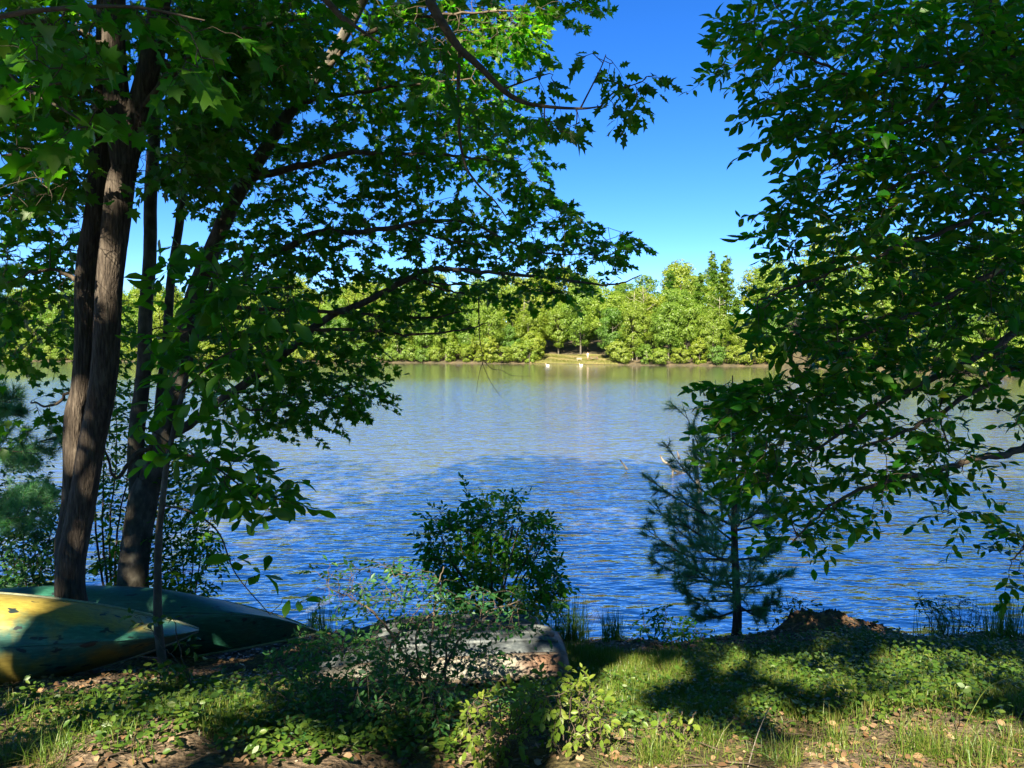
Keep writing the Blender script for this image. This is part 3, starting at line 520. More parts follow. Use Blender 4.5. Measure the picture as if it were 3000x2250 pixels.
tg = np.concatenate([cloud(poly, 4.8, 6.6, 1400, holes), cloud([(2350, 0), (3060, 0), (3060, 900), (2700, 900), (2420, 600)], 5.4, 7.0, 260), cloud([(2740, 1470), (2860, 1480), (2870, 1540), (2770, 1550)], 5.2, 5.5, 6), cloud([(2930, 1560), (3010, 1530), (3010, 1740), (2930, 1720), (2960, 1640)], 5.4, 5.9, 14), cloud([(2210, 1110), (2340, 1110), (2300, 1220), (2120, 1210)], 4.8, 5.3, 18), cloud([(2700, 1330), (2860, 1290), (2840, 1420), (2740, 1430)], 5.2, 5.6, 9)])
t6.sprays(*t6.grow(tg), .24, 10, .100, tilt=.75, droop=.12, flat=.35)
hi = ellipsoid((4.0, 6.2, 9.6), (3.0, 2.8, 3.0), 420, .3); hi = hi[proj(hi)[1] < -40]; t6.sprays(*t6.grow(hi), .55, 9, .19)
t6.finish(T_GUM, LF_GUM, carve=True)

# ---- trees standing behind the viewpoint: they cast the shade on the bank and the near water
def shade_tree(x, y, h, cr, n, label, mt):
    t = Plant('shade_tree', label, 'tree', (x, y, float(G(x, y))), 'tall trees behind the viewpoint'); z0 = t.base[2]
    bark_stem(t, [t.base-[0, 0, .2], (x+.1, y, z0+h*.3), (x-.1, y+.1, z0+h*.6), (x, y, z0+h*.95)], [.24, .20, .14, .03], 'trunk', n=60, k=20, flare=.2)
    c = np.array([x, y, z0+h*.62])
    T = ellipsoid(c, (cr, cr, h*.38), n, .25)
    for i in range(6):
        a = i*1.05+R.uniform(0, .5); q = c+np.array([math.cos(a)*cr*.7, math.sin(a)*cr*.7, R.uniform(-.1, .25)*h]); t.limb([(x, y, c[2]-h*.2+i*.05*h), (np.array([x, y, c[2]-h*.1])+q)/2, q], .06, .015)
    t.sprays(*t.grow(T), .75, 11, .235, twig=0); t.finish(T_HEX, mt, 0, carve=True)
shade_tree(-6.5, -2.5, 14.5, 3.6, 760, 'tall maple rooted up the slope behind the left canoe bank', LF_MAPLE)
shade_tree(-2.2, -5.0, 17.0, 4.0, 860, 'tallest tree up the slope directly behind the viewpoint', LF_OAK)
shade_tree(2.6, -3.2, 15.0, 3.6, 780, 'tall maple up the slope behind the viewpoint to the right', LF_MAPLE)
shade_tree(7.6, -2.0, 15.5, 3.9, 780, 'tall tree up the slope behind the right-hand limbs', LF_OAK)
shade_tree(-4.9, -6.0, 18.5, 3.9, 800, 'tall slender tree up the slope behind and left of the viewpoint', LF_OAK)
shade_tree(4.6, -7.5, 18.5, 4.2, 800, 'tall spreading tree far up the slope behind and right of the viewpoint', LF_OAK)
shade_tree(-12, 2, 15.5, 4.4, 650, 'tall tree on the bank beyond the left edge', LF_OAK)
shade_tree(12.5, 3, 16.0, 4.4, 650, 'tall tree on the bank beyond the right edge', LF_MAPLE)
shade_tree(0.6, -9.0, 17.0, 4.4, 700, 'tree highest up the slope at the back', LF_MAPLE)

# ------------------------------------------------------------------ boats
def mat_canoe(name, base, wear, lo, hi, dark=(.01, .02, .02)):
    m, n, N, L = mat(name)
    tc = N('ShaderNodeTexCoord'); sx = N('ShaderNodeSeparateXYZ'); L(tc.outputs['Object'], sx.inputs[0])
    ab = N('ShaderNodeMath', operation='ABSOLUTE'); L(sx.outputs['Y'], ab.inputs[0])
    no = N('ShaderNodeTexNoise'); no.inputs['Scale'].default_value = 3.2; no.inputs['Detail'].default_value = 7; no.inputs['Roughness'].default_value = .6; L(tc.outputs['Object'], no.inputs['Vector'])
    ma = N('ShaderNodeMath', operation='MULTIPLY_ADD'); L(no.outputs[0], ma.inputs[0]); ma.inputs[1].default_value = .75; L(ab.outputs[0], ma.inputs[2])
    rp = N('ShaderNodeMapRange'); L(ma.outputs[0], rp.inputs[0]); rp.inputs[1].default_value = lo; rp.inputs[2].default_value = hi
    mp = N('ShaderNodeMapping'); mp.inputs['Scale'].default_value = (2.5, 14, 14); L(tc.outputs['Object'], mp.inputs[0])
    sc = N('ShaderNodeTexNoise'); sc.inputs['Scale'].default_value = 4; sc.inputs['Detail'].default_value = 8; sc.inputs['Roughness'].default_value = .7; L(mp.outputs[0], sc.inputs['Vector'])
    r0 = ramp(N, [(.3, tuple(c*.55 for c in base)), (.55, base), (.75, tuple(min(1, c*1.6+.03) for c in base))]); L(sc.outputs[0], r0.inputs[0])
    r1 = ramp(N, [(.3, tuple(c*.6 for c in wear)), (.55, wear), (.75, tuple(min(1, c*1.35+.02) for c in wear))]); L(sc.outputs[0], r1.inputs[0])
    mx = N('ShaderNodeMix', data_type='RGBA'); L(rp.outputs[0], mx.inputs[0]); L(r0.outputs[0], mx.inputs[6]); L(r1.outputs[0], mx.inputs[7])
    n3 = N('ShaderNodeTexNoise'); n3.inputs['Scale'].default_value = 5.5; n3.inputs['Detail'].default_value = 3; mp3 = N('ShaderNodeMapping'); mp3.inputs['Scale'].default_value = (1, 2.2, 2.2); L(tc.outputs['Object'], mp3.inputs[0]); L(mp3.outputs[0], n3.inputs['Vector'])
    r3 = ramp(N, [(.635, (0, 0, 0)), (.66, (1, 1, 1))]); L(n3.outputs[0], r3.inputs[0])
    m3 = N('ShaderNodeMix', data_type='RGBA'); L(r3.outputs[0], m3.inputs[0]); L(mx.outputs[2], m3.inputs[6]); m3.inputs[7].default_value = (*dark, 1)
    pb = N('ShaderNodeBsdfPrincipled'); pb.inputs['Roughness'].default_value = .5; L(m3.outputs[2], pb.inputs['Base Color'])
    bp = N('ShaderNodeBump'); bp.inputs['Strength'].default_value = .25; bp.inputs['Distance'].default_value = .004; L(sc.outputs[0], bp.inputs['Height']); L(bp.outputs[0], pb.inputs['Normal'])
    o = N('ShaderNodeOutputMaterial'); L(pb.outputs[0], o.inputs[0]); return m
M_CAN1 = mat_canoe('canoe_teal_ochre', (.025, .12, .085), (.25, .19, .035), .44, .58)
M_CAN2 = mat_canoe('canoe_dark_green', (.016, .095, .06), (.04, .14, .09), .75, .95)
M_TRIM = mat_noise('canoe_trim', [(.3, (.10, .12, .07)), (.7, (.30, .30, .2))], 30, (1, 8, 8), .6, .3, .003)
def canoe(name, label, Lh, beam, dep, hm, loc, yaw, roll, pitch=0, sink=.04):
    e = thing(name, label, 'canoe')
    U = np.linspace(0, 1, 81); V = np.linspace(-1, 1, 33); u, v = np.meshgrid(U, V, indexing='ij'); q = np.abs(2*u-1)
    wd = beam/2*np.maximum(1-q**2.1, 0)**.9; sheer = .13*q**5; kz = -dep+(dep+.10)*q**9
    a = v*math.pi/2; yr = wd*np.sign(np.sin(a))*np.abs(np.sin(a))**.8; zr = np.cos(a)**.75
    yv = wd*v; zv = 1-np.abs(v); bl = np.clip((q-.35)/.5, 0, 1)**1.3
    y = yr*(1-bl)+yv*bl; z = sheer+(kz-sheer)*(zr*(1-bl)+zv*bl); x = (u-.5)*Lh
    pts = np.stack([x, y, z], -1)
    ax = np.array([math.cos(yaw), math.sin(yaw)])*Lh*.45; ga = G(loc[0]+ax[0], loc[1]+ax[1]-.2); gb = G(loc[0]-ax[0], loc[1]-ax[1]-.2); pitch = pitch-math.atan2(float(ga-gb), Lh*.9)
    M = Matrix.Rotation(yaw, 4, 'Z')@Matrix.Rotation(pitch, 4, 'Y')@Matrix.Rotation(roll, 4, 'X')
    wv = pts.reshape(-1, 3)@np.array(M.to_3x3()).T+np.asarray(loc)
    dz = np.min(wv[:, 2]-G(wv[:, 0], wv[:, 1])); L3 = Vector(loc)-Vector((0, 0, float(dz)+sink))
    e.matrix_world = Matrix.Translation(L3)@M; e.location = L3; e.rotation_euler = M.to_euler(); 
    def part(mb, nm, m, sol=0, par=e, smooth=True):
        o = bpy.data.objects.new(nm, mb.mesh(nm, m, smooth)); COL.objects.link(o); o.parent = par
        if sol: md = o.modifiers.new('shell', 'SOLIDIFY'); md.thickness = sol; md.offset = 1 if nm == 'hull' else 0
        return o
    b = MB(); b.grid(pts); h = part(b, 'hull', hm, .007)
    for s in (0, -1):
        b = MB(); c = pts[:, s].copy(); c[:, 1] += (.006 if s else -.006); b.tube(c, .014, 8); part(b, 'gunwale', M_TRIM)
    for k in (1, -1):
        ii = range(0, 9) if k == 1 else range(72, 81)
        b = MB(); b.grid(np.stack([pts[list(ii), 0]+[0, 0, .004], pts[list(ii), -1]+[0, 0, .004]], 1)); part(b, 'deck_plate', M_TRIM, .006)
    for f in (.3, .5, .72):
        i = int(f*80); b = MB(); b.tube(np.linspace(pts[i, 0]-[0, 0, .03], pts[i, -1]-[0, 0, .03], 6), .018, 8); part(b, 'thwart', M_TRIM)
    b = MB(); c = pts[:, 16].copy(); c[:, 2] -= .004; b.tube(c, .008, 6); part(b, 'keel_strip', hm)
    return e
def boat_ends(tip, other, Lh):
    t = np.array(tip); d = np.array(other)-t; d[2] = 0; d = d/np.linalg.norm(d); c = t+d*Lh/2; return c, math.atan2(-d[1], -d[0])
c, yw = boat_ends(P(588, 1838, 6.35), P(0, 1870, 5.75), 4.7)
canoe('canoe', 'worn teal and ochre canoe lying on its side at the left edge', 4.7, .80, .36, M_CAN1, (c[0], c[1], 1.3), yw, rad(-103), sink=.08)
c, yw = boat_ends(P(915, 1890, 7.0), P(200, 1850, 7.4), 5.0)
canoe('canoe', 'dark green canoe lying on its side behind the yellow-green one', 5.0, .74, .33, M_CAN2, (c[0], c[1], 1.0), yw, rad(-132), sink=.10)

M_BGREY = mat_noise('weathered_grey_paint', [(.34, (.022, .026, .028)), (.5, (.055, .064, .068)), (.6, (.105, .115, .112)), (.7, (.035, .04, .04))], 9, (1, 1, 1), .6, .4, .004, detail=9)
def mat_side():
    m, n, N, L = mat('peeling_cream_paint_stained'); tc = N('ShaderNodeTexCoord'); no = N('ShaderNodeTexNoise'); no.inputs['Scale'].default_value = 6; no.inputs['Detail'].default_value = 9; no.inputs['Roughness'].default_value = .65; L(tc.outputs['Object'], no.inputs['Vector'])
    r1 = ramp(N, [(.3, (.09, .075, .055)), (.42, (.155, .14, .11)), (.7, (.19, .175, .14))]); L(no.outputs[0], r1.inputs[0]); r2 = ramp(N, [(.35, (.03, .017, .010)), (.5, (.085, .042, .022)), (.7, (.16, .09, .05))]); L(no.outputs[0], r2.inputs[0])
    sx = N('ShaderNodeSeparateXYZ'); L(tc.outputs['Object'], sx.inputs[0]); ma = N('ShaderNodeMath', operation='MULTIPLY_ADD'); L(no.outputs[0], ma.inputs[0]); ma.inputs[1].default_value = .7; L(sx.outputs['X'], ma.inputs[2])
    mr = N('ShaderNodeMapRange'); L(ma.outputs[0], mr.inputs[0]); mr.inputs[1].default_value = .62; mr.inputs[2].default_value = .85
    mx = N('ShaderNodeMix', data_type='RGBA'); L(mr.outputs[0], mx.inputs[0]); L(r2.outputs[0], mx.inputs[6]); L(r1.outputs[0], mx.inputs[7]); pb = N('ShaderNodeBsdfPrincipled'); pb.inputs['Roughness'].default_value = .65; L(mx.outputs[2], pb.inputs['Base Color'])
    bp = N('ShaderNodeBump'); bp.inputs['Strength'].default_value = .35; bp.inputs['Distance'].default_value = .004; L(no.outputs[0], bp.inputs['Height']); L(bp.outputs[0], pb.inputs['Normal']); o = N('ShaderNodeOutputMaterial'); L(pb.outputs[0], o.inputs[0]); return m
M_BCREAM = mat_side()
M_BRUST = mat_noise('stained_brown_transom', [(.3, (.06, .035, .02)), (.5, (.20, .10, .05)), (.7, (.36, .21, .12))], 7, (1, 1, 1), .7, .4, .005, detail=8)
M_BWOOD = mat_noise('grey_wood_strip', [(.3, (.06, .042, .03)), (.7, (.18, .14, .10))], 10, (.5, 6, 6), .75, .4, .004)
def rowboat(label, stern, bow, Lh, bw, ht, roll, sink=0.02, group=None):
    e = thing('rowboat', label, 'boat')
    t = np.array(stern); d = np.array(bow)-t; d[2] = 0; d /= np.linalg.norm(d); yaw = math.atan2(d[1], d[0])
    U = np.linspace(0, 1, 41)
    hb = bw/2*(1-.95*np.clip((U-.45)/.55, 0, 1)**2.2); hb = hb*(1-.22*np.exp(-U/.05)); hg = hb*1.0+.13*(1-U**6)      # half width of bottom, of gunwale
    hz = ht*(1+.25*U**2); rock = -.16*np.clip((U-.55)/.45, 0, 1)**2-.05*np.exp(-U/.06)                       # upturned: bottom on top
    x = U*Lh
    K = 13; vv = np.linspace(-1, 1, K)
    bot = np.stack([np.repeat(x[:, None], K, 1), hb[:, None]*vv, (rock+.0)[:, None]+.035*(1-vv**4)[None]+0*hb[:, None]], -1)
    def part(mb, nm, m, sol=0, smooth=True, bev=0):
        o = bpy.data.objects.new(nm, mb.mesh(nm, m, smooth)); COL.objects.link(o); o.parent = e
        if sol: md = o.modifiers.new('shell', 'SOLIDIFY'); md.thickness = sol; md.offset = 0
        return o
    gw = np.stack([x+.08*U**3, hg, -hz], -1); allp = np.concatenate([bot.reshape(-1, 3), gw, gw*[1, -1, 1]])
    M = Matrix.Rotation(yaw, 4, 'Z')@Matrix.Rotation(roll, 4, 'X')
    wv = allp@np.array(M.to_3x3()).T+np.array([stern[0], stern[1], 0]); dz = np.min(wv[:, 2]-G(wv[:, 0], wv[:, 1]))
    e.location = (stern[0], stern[1], -float(dz)-sink); e.rotation_euler = M.to_euler()
    b = MB(); b.grid(bot); part(b, 'hull_bottom', M_BGREY, .012)
    for s in (1, -1):
        f = np.linspace(0, 1, 7)[None, :, None]; A = bot[:, -1 if s > 0 else 0][:, None]; B = (gw*[1, s, 1])[:, None]
        S = A*(1-f)+B*f; S[..., 1] += s*.03*np.sin(f[..., 0]*math.pi); b = MB(); b.grid(S); part(b, 'side_panel', M_BCREAM, .012)
        b = MB(); c_ = bot[:, -1 if s > 0 else 0].copy(); c_[:, 1] += s*.008; c_[:, 2] -= .012; b.tube(c_, .016, 8); part(b, 'chine_rail', M_BWOOD)
        b = MB(); c_ = gw*[1, s, 1]; b.tube(c_, .02, 8); part(b, 'gunwale', M_BWOOD)
    o_ = np.concatenate([bot[0], (gw[0]*[1, -1, 1])[None][::-1][:0]]); ring = np.concatenate([bot[0], gw[0][None], (gw[0]*[1, -1, 1])[None]])
    for_c = ring.mean(0); b = MB(); vs = np.concatenate([ring-[.012, 0, 0], ring+[.02, 0, 0], [for_c-[.012, 0, 0]], [for_c+[.02, 0, 0]]]); n = len(ring); tt = []
    for i in range(n):
        j = (i+1) % n; tt += [(i, j, 2*n), (n+j, n+i, 2*n+1), (i, n+i, n+j), (i, n+j, j)]
    b.add(vs, tt); part(b, 'transom', M_BRUST, smooth=False)
    for yy in (-.5, 0, .5):
        k = int(np.argmin(abs(vv-yy))); b = MB(); c_ = bot[1:37, k].copy(); c_[:, 2] += .014
        for q in range(len(c_)-1): pass
        b.tube(c_, .018, 6); part(b, 'keel_strip', M_BGREY)
    return e
rowboat('upturned grey and cream rowboat with brown transom behind the thin shrub', P(1640, 1950, 6.05), P(1000, 1960, 5.8), 1.9, .58, .13, rad(0), sink=.05)
rowboat('second upturned grey rowboat showing only its ridge behind the cream one', P(1590, 1900, 6.62), P(1000, 1930, 6.55), 1.8, .5, .15, rad(0))

# ------------------------------------------------------------------ bank shrubs
s1 = Plant('rounded_bush', 'dense rounded leafy bush on the water edge behind the rowboats', 'shrub', gpt(1440, 8.45))
for i in range(9):
    a = R.uniform(-1, 1); s1.limb([s1.base+[a*.25, R.uniform(-.2, .2), -.05]]+[P(1440+a*60, 1760, 8.4+R.uniform(-.2, .2)), P(1430+a*130, 1600+abs(a)*60, 8.3+R.uniform(-.4, .4)), P(1430+a*170, 1500+abs(a)*90, 8.3+R.uniform(-.4, .4))], .016, .005, 'stem', k=6)
tg = np.concatenate([cloud([(1330, 1520), (1420, 1470), (1530, 1500), (1610, 1540), (1625, 1640), (1640, 1720), (1590, 1790), (1480, 1820), (1380, 1800), (1300, 1720), (1250, 1640), (1240, 1570)], 7.8, 8.7, 600), cloud([(1365, 1430), (1385, 1430), (1400, 1500), (1350, 1500)], 8.2, 8.4, 6), cloud([(1470, 1430), (1530, 1440), (1520, 1510), (1450, 1510)], 8.2, 8.4, 9), cloud([(1250, 1480), (1290, 1490), (1340, 1560), (1230, 1580)], 8.0, 8.3, 10), cloud([(1610, 1700), (1670, 1720), (1640, 1800), (1580, 1800)], 8.0, 8.4, 16)])
s1.sprays(*s1.grow(tg, twig=.006), .14, 10, .075, droop=.1, flat=1.2, tilt=.8); s1.finish(T_BUSH, LF_BUSH)

def shrub(name, label, base, stems, polys, leafT, leafM, ln, n, size, cat='shrub', twig=.004, r0=.012, **k):
    s = Plant(name, label, cat, base)
    for l in stems: s.limb([s.base-[0, 0, .04]]+pp(l), r0, .003, 'stem', k=6, wob=.004)
    T = np.concatenate([cloud(*q) for q in polys]); s.sprays(*s.grow(T, twig=twig, tip=.0015), ln, n, size, twig=.0014, **k); s.finish(leafT, leafM)
    return s
# open-branched thin shrub in front of the boat
shrub('thin_shrub', 'open dark shrub with bare forked stems spreading in front of the rowboat', gpt(1260, 4.5),
      [[(1255, 2060, 4.5), (1262, 1900, 4.5), (1275, 1750, 4.5), (1300, 1660, 4.5)], [(1240, 2050, 4.5), (1160, 1880, 4.45), (1100, 1800, 4.4), (1040, 1760, 4.4), (960, 1720, 4.4)], [(1250, 2080, 4.5), (1220, 1860, 4.5), (1290, 1780, 4.5)],
       [(1270, 2050, 4.5), (1330, 1900, 4.55), (1420, 1800, 4.6), (1520, 1760, 4.6)], [(1100, 2100, 4.4), (1130, 1940, 4.4), (1165, 1860, 4.45), (1230, 1780, 4.5)], [(1300, 2050, 4.5), (1310, 1880, 4.5), (1350, 1800, 4.5)]],
      [([(910, 1650), (1000, 1640), (1180, 1640), (1320, 1700), (1320, 1900), (1180, 1860), (1100, 1840), (1000, 1760), (920, 1730)], 4.2, 4.8, 150), ([(1300, 1720), (1500, 1730), (1640, 1790), (1560, 1860), (1400, 1860), (1300, 1960)], 4.3, 4.8, 110), ([(1050, 1860), (1480, 1900), (1500, 2080), (1100, 2120)], 4.2, 4.7, 150)],
      T_SMALL, LF_DARK, .10, 6, .045, tilt=.7)
shrub('leafy_thicket', 'dense dark thicket of small leaves at bottom centre, left of thin shrub', gpt(1000, 4.2),
      [[(1000+dx*.3, 2120, 4.2), (1000+dx, 1960+abs(dx)*.2, 4.3)] for dx in (-220, -120, -40, 60, 160, 240)],
      [([(780, 1960), (840, 1890), (960, 1850), (1100, 1880), (1280, 1960), (1300, 2100), (1240, 2200), (1000, 2230), (820, 2200), (760, 2080)], 3.9, 4.7, 420)], T_SMALL, LF_DARK, .11, 7, .046, tilt=.7, flat=1.0)
shrub('leafy_thicket', 'low dark leafy thicket beside the tip of the dark green canoe', gpt(930, 6.2), [[(930+dx*.3, 1950, 6.2), (930+dx, 1880, 6.2)] for dx in (-70, 0, 80, 150)],
      [([(850, 1900), (900, 1850), (1000, 1840), (1120, 1880), (1130, 1980), (860, 1990)], 5.9, 6.5, 170)], T_SMALL, LF_DARK, .12, 7, .05, tilt=.7, flat=1.0)
for i, (px, py, D, lab) in enumerate([(1480, 2160, 3.85, 'sunlit yellow-green blueberry bush left of the others at bottom centre'), (1620, 2110, 4.05, 'tallest sunlit yellow-green blueberry bush in the bottom centre patch'), (1660, 2230, 3.7, 'sunlit blueberry bush at the very bottom edge, right of centre'), (1990, 2180, 3.85, 'small sunlit blueberry sprig standing alone on bare soil at bottom right of centre')]):
    b = gpt(px, D); u, v, _ = proj(b); sm = i == 3; wdt = 60 if sm else 130; hgt = 110 if sm else 190
    shrub('blueberry_bush', lab, b, [[(u+dx*.5, v-hgt*.4, D+.05), (u+dx, v-hgt*.9, D+R.uniform(-.15, .15))] for dx in np.linspace(-wdt, wdt, 4 if sm else 8)],
          [([(u-wdt, v-hgt*.4), (u-wdt*.8, v-hgt), (u+wdt*.8, v-hgt*1.05), (u+wdt, v-hgt*.4), (u+wdt*.3, v-hgt*.1), (u-wdt*.5, v-hgt*.1)], D-.2, D+.25, 10 if sm else 62)], T_ROUND, LF_BLUE, .09, 7, .042, r0=.004, twig=.0025, flat=1.2, tilt=.7)
# small plants
shrub('seedling', 'small bright green seedling leaning beside the sapling stem in front of the canoes', gpt(560, 5.0), [[(545, 1960, 5.0), (520, 1880, 5.0), (515, 1830, 5.0)], [(530, 1950, 5), (480, 1900, 5), (450, 1850, 5)]], [([(380, 1790), (470, 1780), (560, 1850), (580, 1960), (480, 2010), (430, 1900)], 4.9, 5.2, 16)], T_GUM, LF_GRND, .08, 5, .06, 'seedling', r0=.004)
shrub('seedling', 'leafy green seedlings clump at the foot of the slender sapling', gpt(470, 5.0), [[(470+d, 2010, 5.0)] for d in (-40, 0, 45)], [([(380, 1990), (480, 1930), (560, 1990), (540, 2110), (400, 2110)], 4.8, 5.2, 34)], T_GUM, LF_GRND, .08, 5, .06, 'seedling', r0=.004)
shrub('shore_plant', 'upright leafy plant with tall thin stems left of the pine sapling', gpt(1920, 8.2), [[(1890, 1840, 8.2), (1880, 1770, 8.2)], [(1950, 1820, 8.2), (1945, 1780, 8.2)], [(1920, 1850, 8.2), (1930, 1800, 8.2)]], [([(1860, 1800), (1900, 1780), (1980, 1770), (1980, 1840), (1950, 1920), (1870, 1920)], 8.0, 8.4, 52)], T_BUSH, LF_BUSH, .12, 6, .06, r0=.006)
shrub('shore_plant', 'short bushy plant immediately left of the pine sapling trunk', gpt(2020, 8.1), [[(2020, 1860, 8.1)], [(2000, 1850, 8.1)], [(2040, 1850, 8.1)]], [([(1975, 1830), (2030, 1815), (2080, 1870), (2070, 1920), (1980, 1920)], 7.9, 8.3, 60)], T_BUSH, LF_BUSH, .11, 6, .06, r0=.006)
shrub('shore_plant', 'leafy plants sprouting behind the left end of the earth mound', gpt(2330, 8.8), [[(2320, 1820, 8.8), (2300, 1740, 8.8)], [(2380, 1800, 8.8)], [(2300, 1850, 8.8)]], [([(2270, 1860), (2290, 1760), (2330, 1740), (2420, 1790), (2440, 1830), (2330, 1850)], 8.5, 8.95, 64)], T_BUSH, LF_GRND, .12, 6, .055, r0=.006)
shrub('wispy_shrub', 'fine twiggy shrub with tiny leaves on the shore right of the mound', gpt(2800, 8.2), [[(2800+d*.6, 1840, 8.2), (2790+d, 1760+abs(d)*.2, 8.2)] for d in (-70, -40, -10, 20, 60, 90)], [([(2700, 1760), (2780, 1740), (2850, 1760), (2890, 1830), (2890, 1900), (2760, 1900)], 7.9, 8.4, 150)], T_SMALL, LF_DARK, .12, 8, .028, r0=.006, twig=.003)
shrub('shore_plant', 'single leaning broad-leaved shoot on the shore beside the wispy shrub', gpt(2740, 8.0), [[(2730, 1840, 8.0), (2700, 1770, 8.0), (2690, 1740, 8.0)]], [([(2680, 1740), (2720, 1745), (2780, 1790), (2720, 1800)], 7.9, 8.1, 10)], T_BUSH, LF_DARK, .11, 6, .06, r0=.005)
shrub('shore_shrub', 'dark shrub on the water edge left of the twin trunks', gpt(70, 8.4), [[(70+d*.5, 1640, 8.4), (70+d, 1500, 8.4)] for d in (-120, -60, 0, 60, 110)], [([(0, 1450), (120, 1430), (190, 1500), (170, 1650), (160, 1750), (0, 1760)], 8.0, 8.8, 330), ([(0, 1280), (90, 1300), (140, 1400), (0, 1450)], 8.0, 8.8, 30)], T_BUSH, LF_DARK, .18, 8, .075, r0=.014, twig=.006)
shrub('shore_shrub', 'dark leafy shrub growing between the twin trunks and the leaning maple', gpt(320, 8.7), [[(310+d*.5, 1600, 8.7), (320+d, 1350, 8.7), (320+d, 1150, 8.7)] for d in (-50, -15, 20, 60)], [([(270, 900), (420, 900), (400, 1300), (350, 1740), (260, 1740), (300, 1400)], 8.5, 9.1, 300)], T_BUSH, LF_OAK, .2, 8, .085, r0=.016, twig=.006)
shrub('shore_shrub', 'dark leafy shrub over the water just right of the leaning maple trunk', gpt(540, 8.7), [[(540+d*.5, 1650, 8.7), (540+d, 1480, 8.7)] for d in (-60, -10, 50, 90)], [([(450, 1300), (560, 1300), (620, 1500), (640, 1650), (600, 1740), (450, 1740)], 8.3, 8.9, 320)], T_BUSH, LF_OAK, .17, 8, .08, r0=.012, twig=.005)

# ------------------------------------------------------------------ pines
def needles(mb, tips, dirs, n, ln, wd=.0044, spread=.75):
    k = len(tips); p = np.repeat(tips, n, 0)-np.repeat(dirs, n, 0)*R.uniform(0, .06, (k*n, 1)); d = nrm(np.repeat(dirs, n, 0)+R.normal(size=(k*n, 3))*spread); sd = nrm(np.cross(d, R.normal(size=(k*n, 3))))*wd*.5; l = ln*R.uniform(.7, 1.1, (k*n, 1))
    v = np.stack([p-sd, p+sd, p+d*l], 1); mb.add(v.reshape(-1, 3), np.arange(k*n*3).reshape(-1, 3))
def pine_branch(pl, nb, a, b, r, lift=.1, subs=9, ln=.09, sl=.30):
    a = np.array(a); b = np.array(b); L = np.linalg.norm(b-a); mid = (a+b)/2+np.array([0, 0, -lift*L])+R.normal(size=3)*.03*L
    c = curve([a, mid, b], 14); tb = MB(); tb.tube(c, np.linspace(r, .003, 14), 6); tb.obj('branch', M_TWIG, pl.e); tips = [c[-1]]; dr = [nrm(c[-1]-c[-3])]
    for i in range(subs):
        f = .3+.7*i/subs+R.uniform(-.03, .03); j = min(12, int(f*13)); p0 = c[j]; t = nrm(c[j+1]-c[j]); d = nrm(t+nrm(np.cross(t, R.normal(size=3)))*.75+np.array([0, 0, .15])); l = L*sl*(1.15-f*.6)*R.uniform(.7, 1.2)
        q = p0+d*l; pl.tw.tube(np.array([p0, (p0+q)/2+R.normal(size=3)*.01, q]), np.array([.004, .003, .002]), 4, cap=False)
        for g in np.linspace(.45, 1, max(2, int(l/.07))): tips.append(p0+d*l*g); dr.append(d)
        for k in range(2):
            e = nrm(d+R.normal(size=3)*.5); q2 = p0+d*l*.6+e*l*.45; pl.tw.tube(np.array([p0+d*l*.6, q2]), np.array([.002, .0015]), 3, cap=False); tips += [q2, q2-e*l*.2]; dr += [e, e]
    for g in (.7, .8, .9): tips.append(c[int(g*13)]); dr.append(nrm(c[-1]-c[-4]))
    needles(nb, np.array(tips), np.array(dr), 30, ln)
pn = Plant('pine_sapling', 'young white pine standing alone on the shore right of centre', 'tree', gpt(2165, 8.65)); nb = MB()
tr = [pn.base-[0, 0, .1]]+pp([(2160, 1800, 8.65), (2152, 1600, 8.65), (2150, 1400, 8.65), (2148, 1250, 8.65), (2146, 1100, 8.65)])
b = MB(); b.tube(curve(tr, 50), np.linspace(.062, .006, 50), 12, rough=.04); b.obj('trunk', M_BARK, pn.e)
for (x0, y0, x1, y1, dd) in [(2152, 1545, 2002, 1195, .0), (2152, 1540, 1895, 1400, .2), (2153, 1640, 1885, 1545, -.2), (2153, 1650, 1900, 1470, .3), (2155, 1715, 1905, 1640, .1), (2156, 1760, 1985, 1725, -.2), (2157, 1790, 2030, 1800, .2), (2152, 1535, 2275, 1440, .1), (2152, 1555, 2320, 1470, -.1), (2156, 1720, 2320, 1680, .1),
                            (2157, 1790, 2290, 1745, -.1), (2156, 1640, 2290, 1590, .3), (2150, 1440, 2040, 1260, .3), (2150, 1430, 2230, 1290, .2), (2149, 1330, 2080, 1190, -.1), (2149, 1330, 2200, 1200, .1), (2148, 1230, 2115, 1140, .0), (2148, 1230, 2178, 1130, .1), (2153, 1540, 2110, 1420, -.9), (2153, 1640, 2080, 1580, -1.), (2153, 1550, 2180, 1450, .9), (2155, 1720, 2120, 1690, -.9), (2155, 1720, 2200, 1650, .9),
                            (2151, 1480, 1960, 1320, -.2), (2154, 1690, 1940, 1590, .5), (2155, 1700, 2010, 1640, -.6), (2153, 1600, 1960, 1500, -.5), (2153, 1590, 2010, 1420, .5), (2156, 1770, 2240, 1810, .3)]:
    pine_branch(pn, nb, P(x0, y0, 8.65), P(x1, y1, 8.65+dd), .016, subs=11)
nb.obj('needles', LF_NEED, pn.e, smooth=False, kind='stuff'); pn.tw.obj('twigs', M_TWIG, pn.e, kind='stuff')
pn = Plant('shore_pine', 'pine at the left edge with long needled boughs below the trunks', 'tree', gpt(-130, 8.1)); nb = MB()
b = MB(); b.tube(curve([pn.base-[0, 0, .1]]+pp([(-130, 1500, 8.1), (-120, 1000, 8.1), (-110, 600, 8.1)]), 40), np.linspace(.09, .03, 40), 12); b.obj('trunk', M_BARK, pn.e)
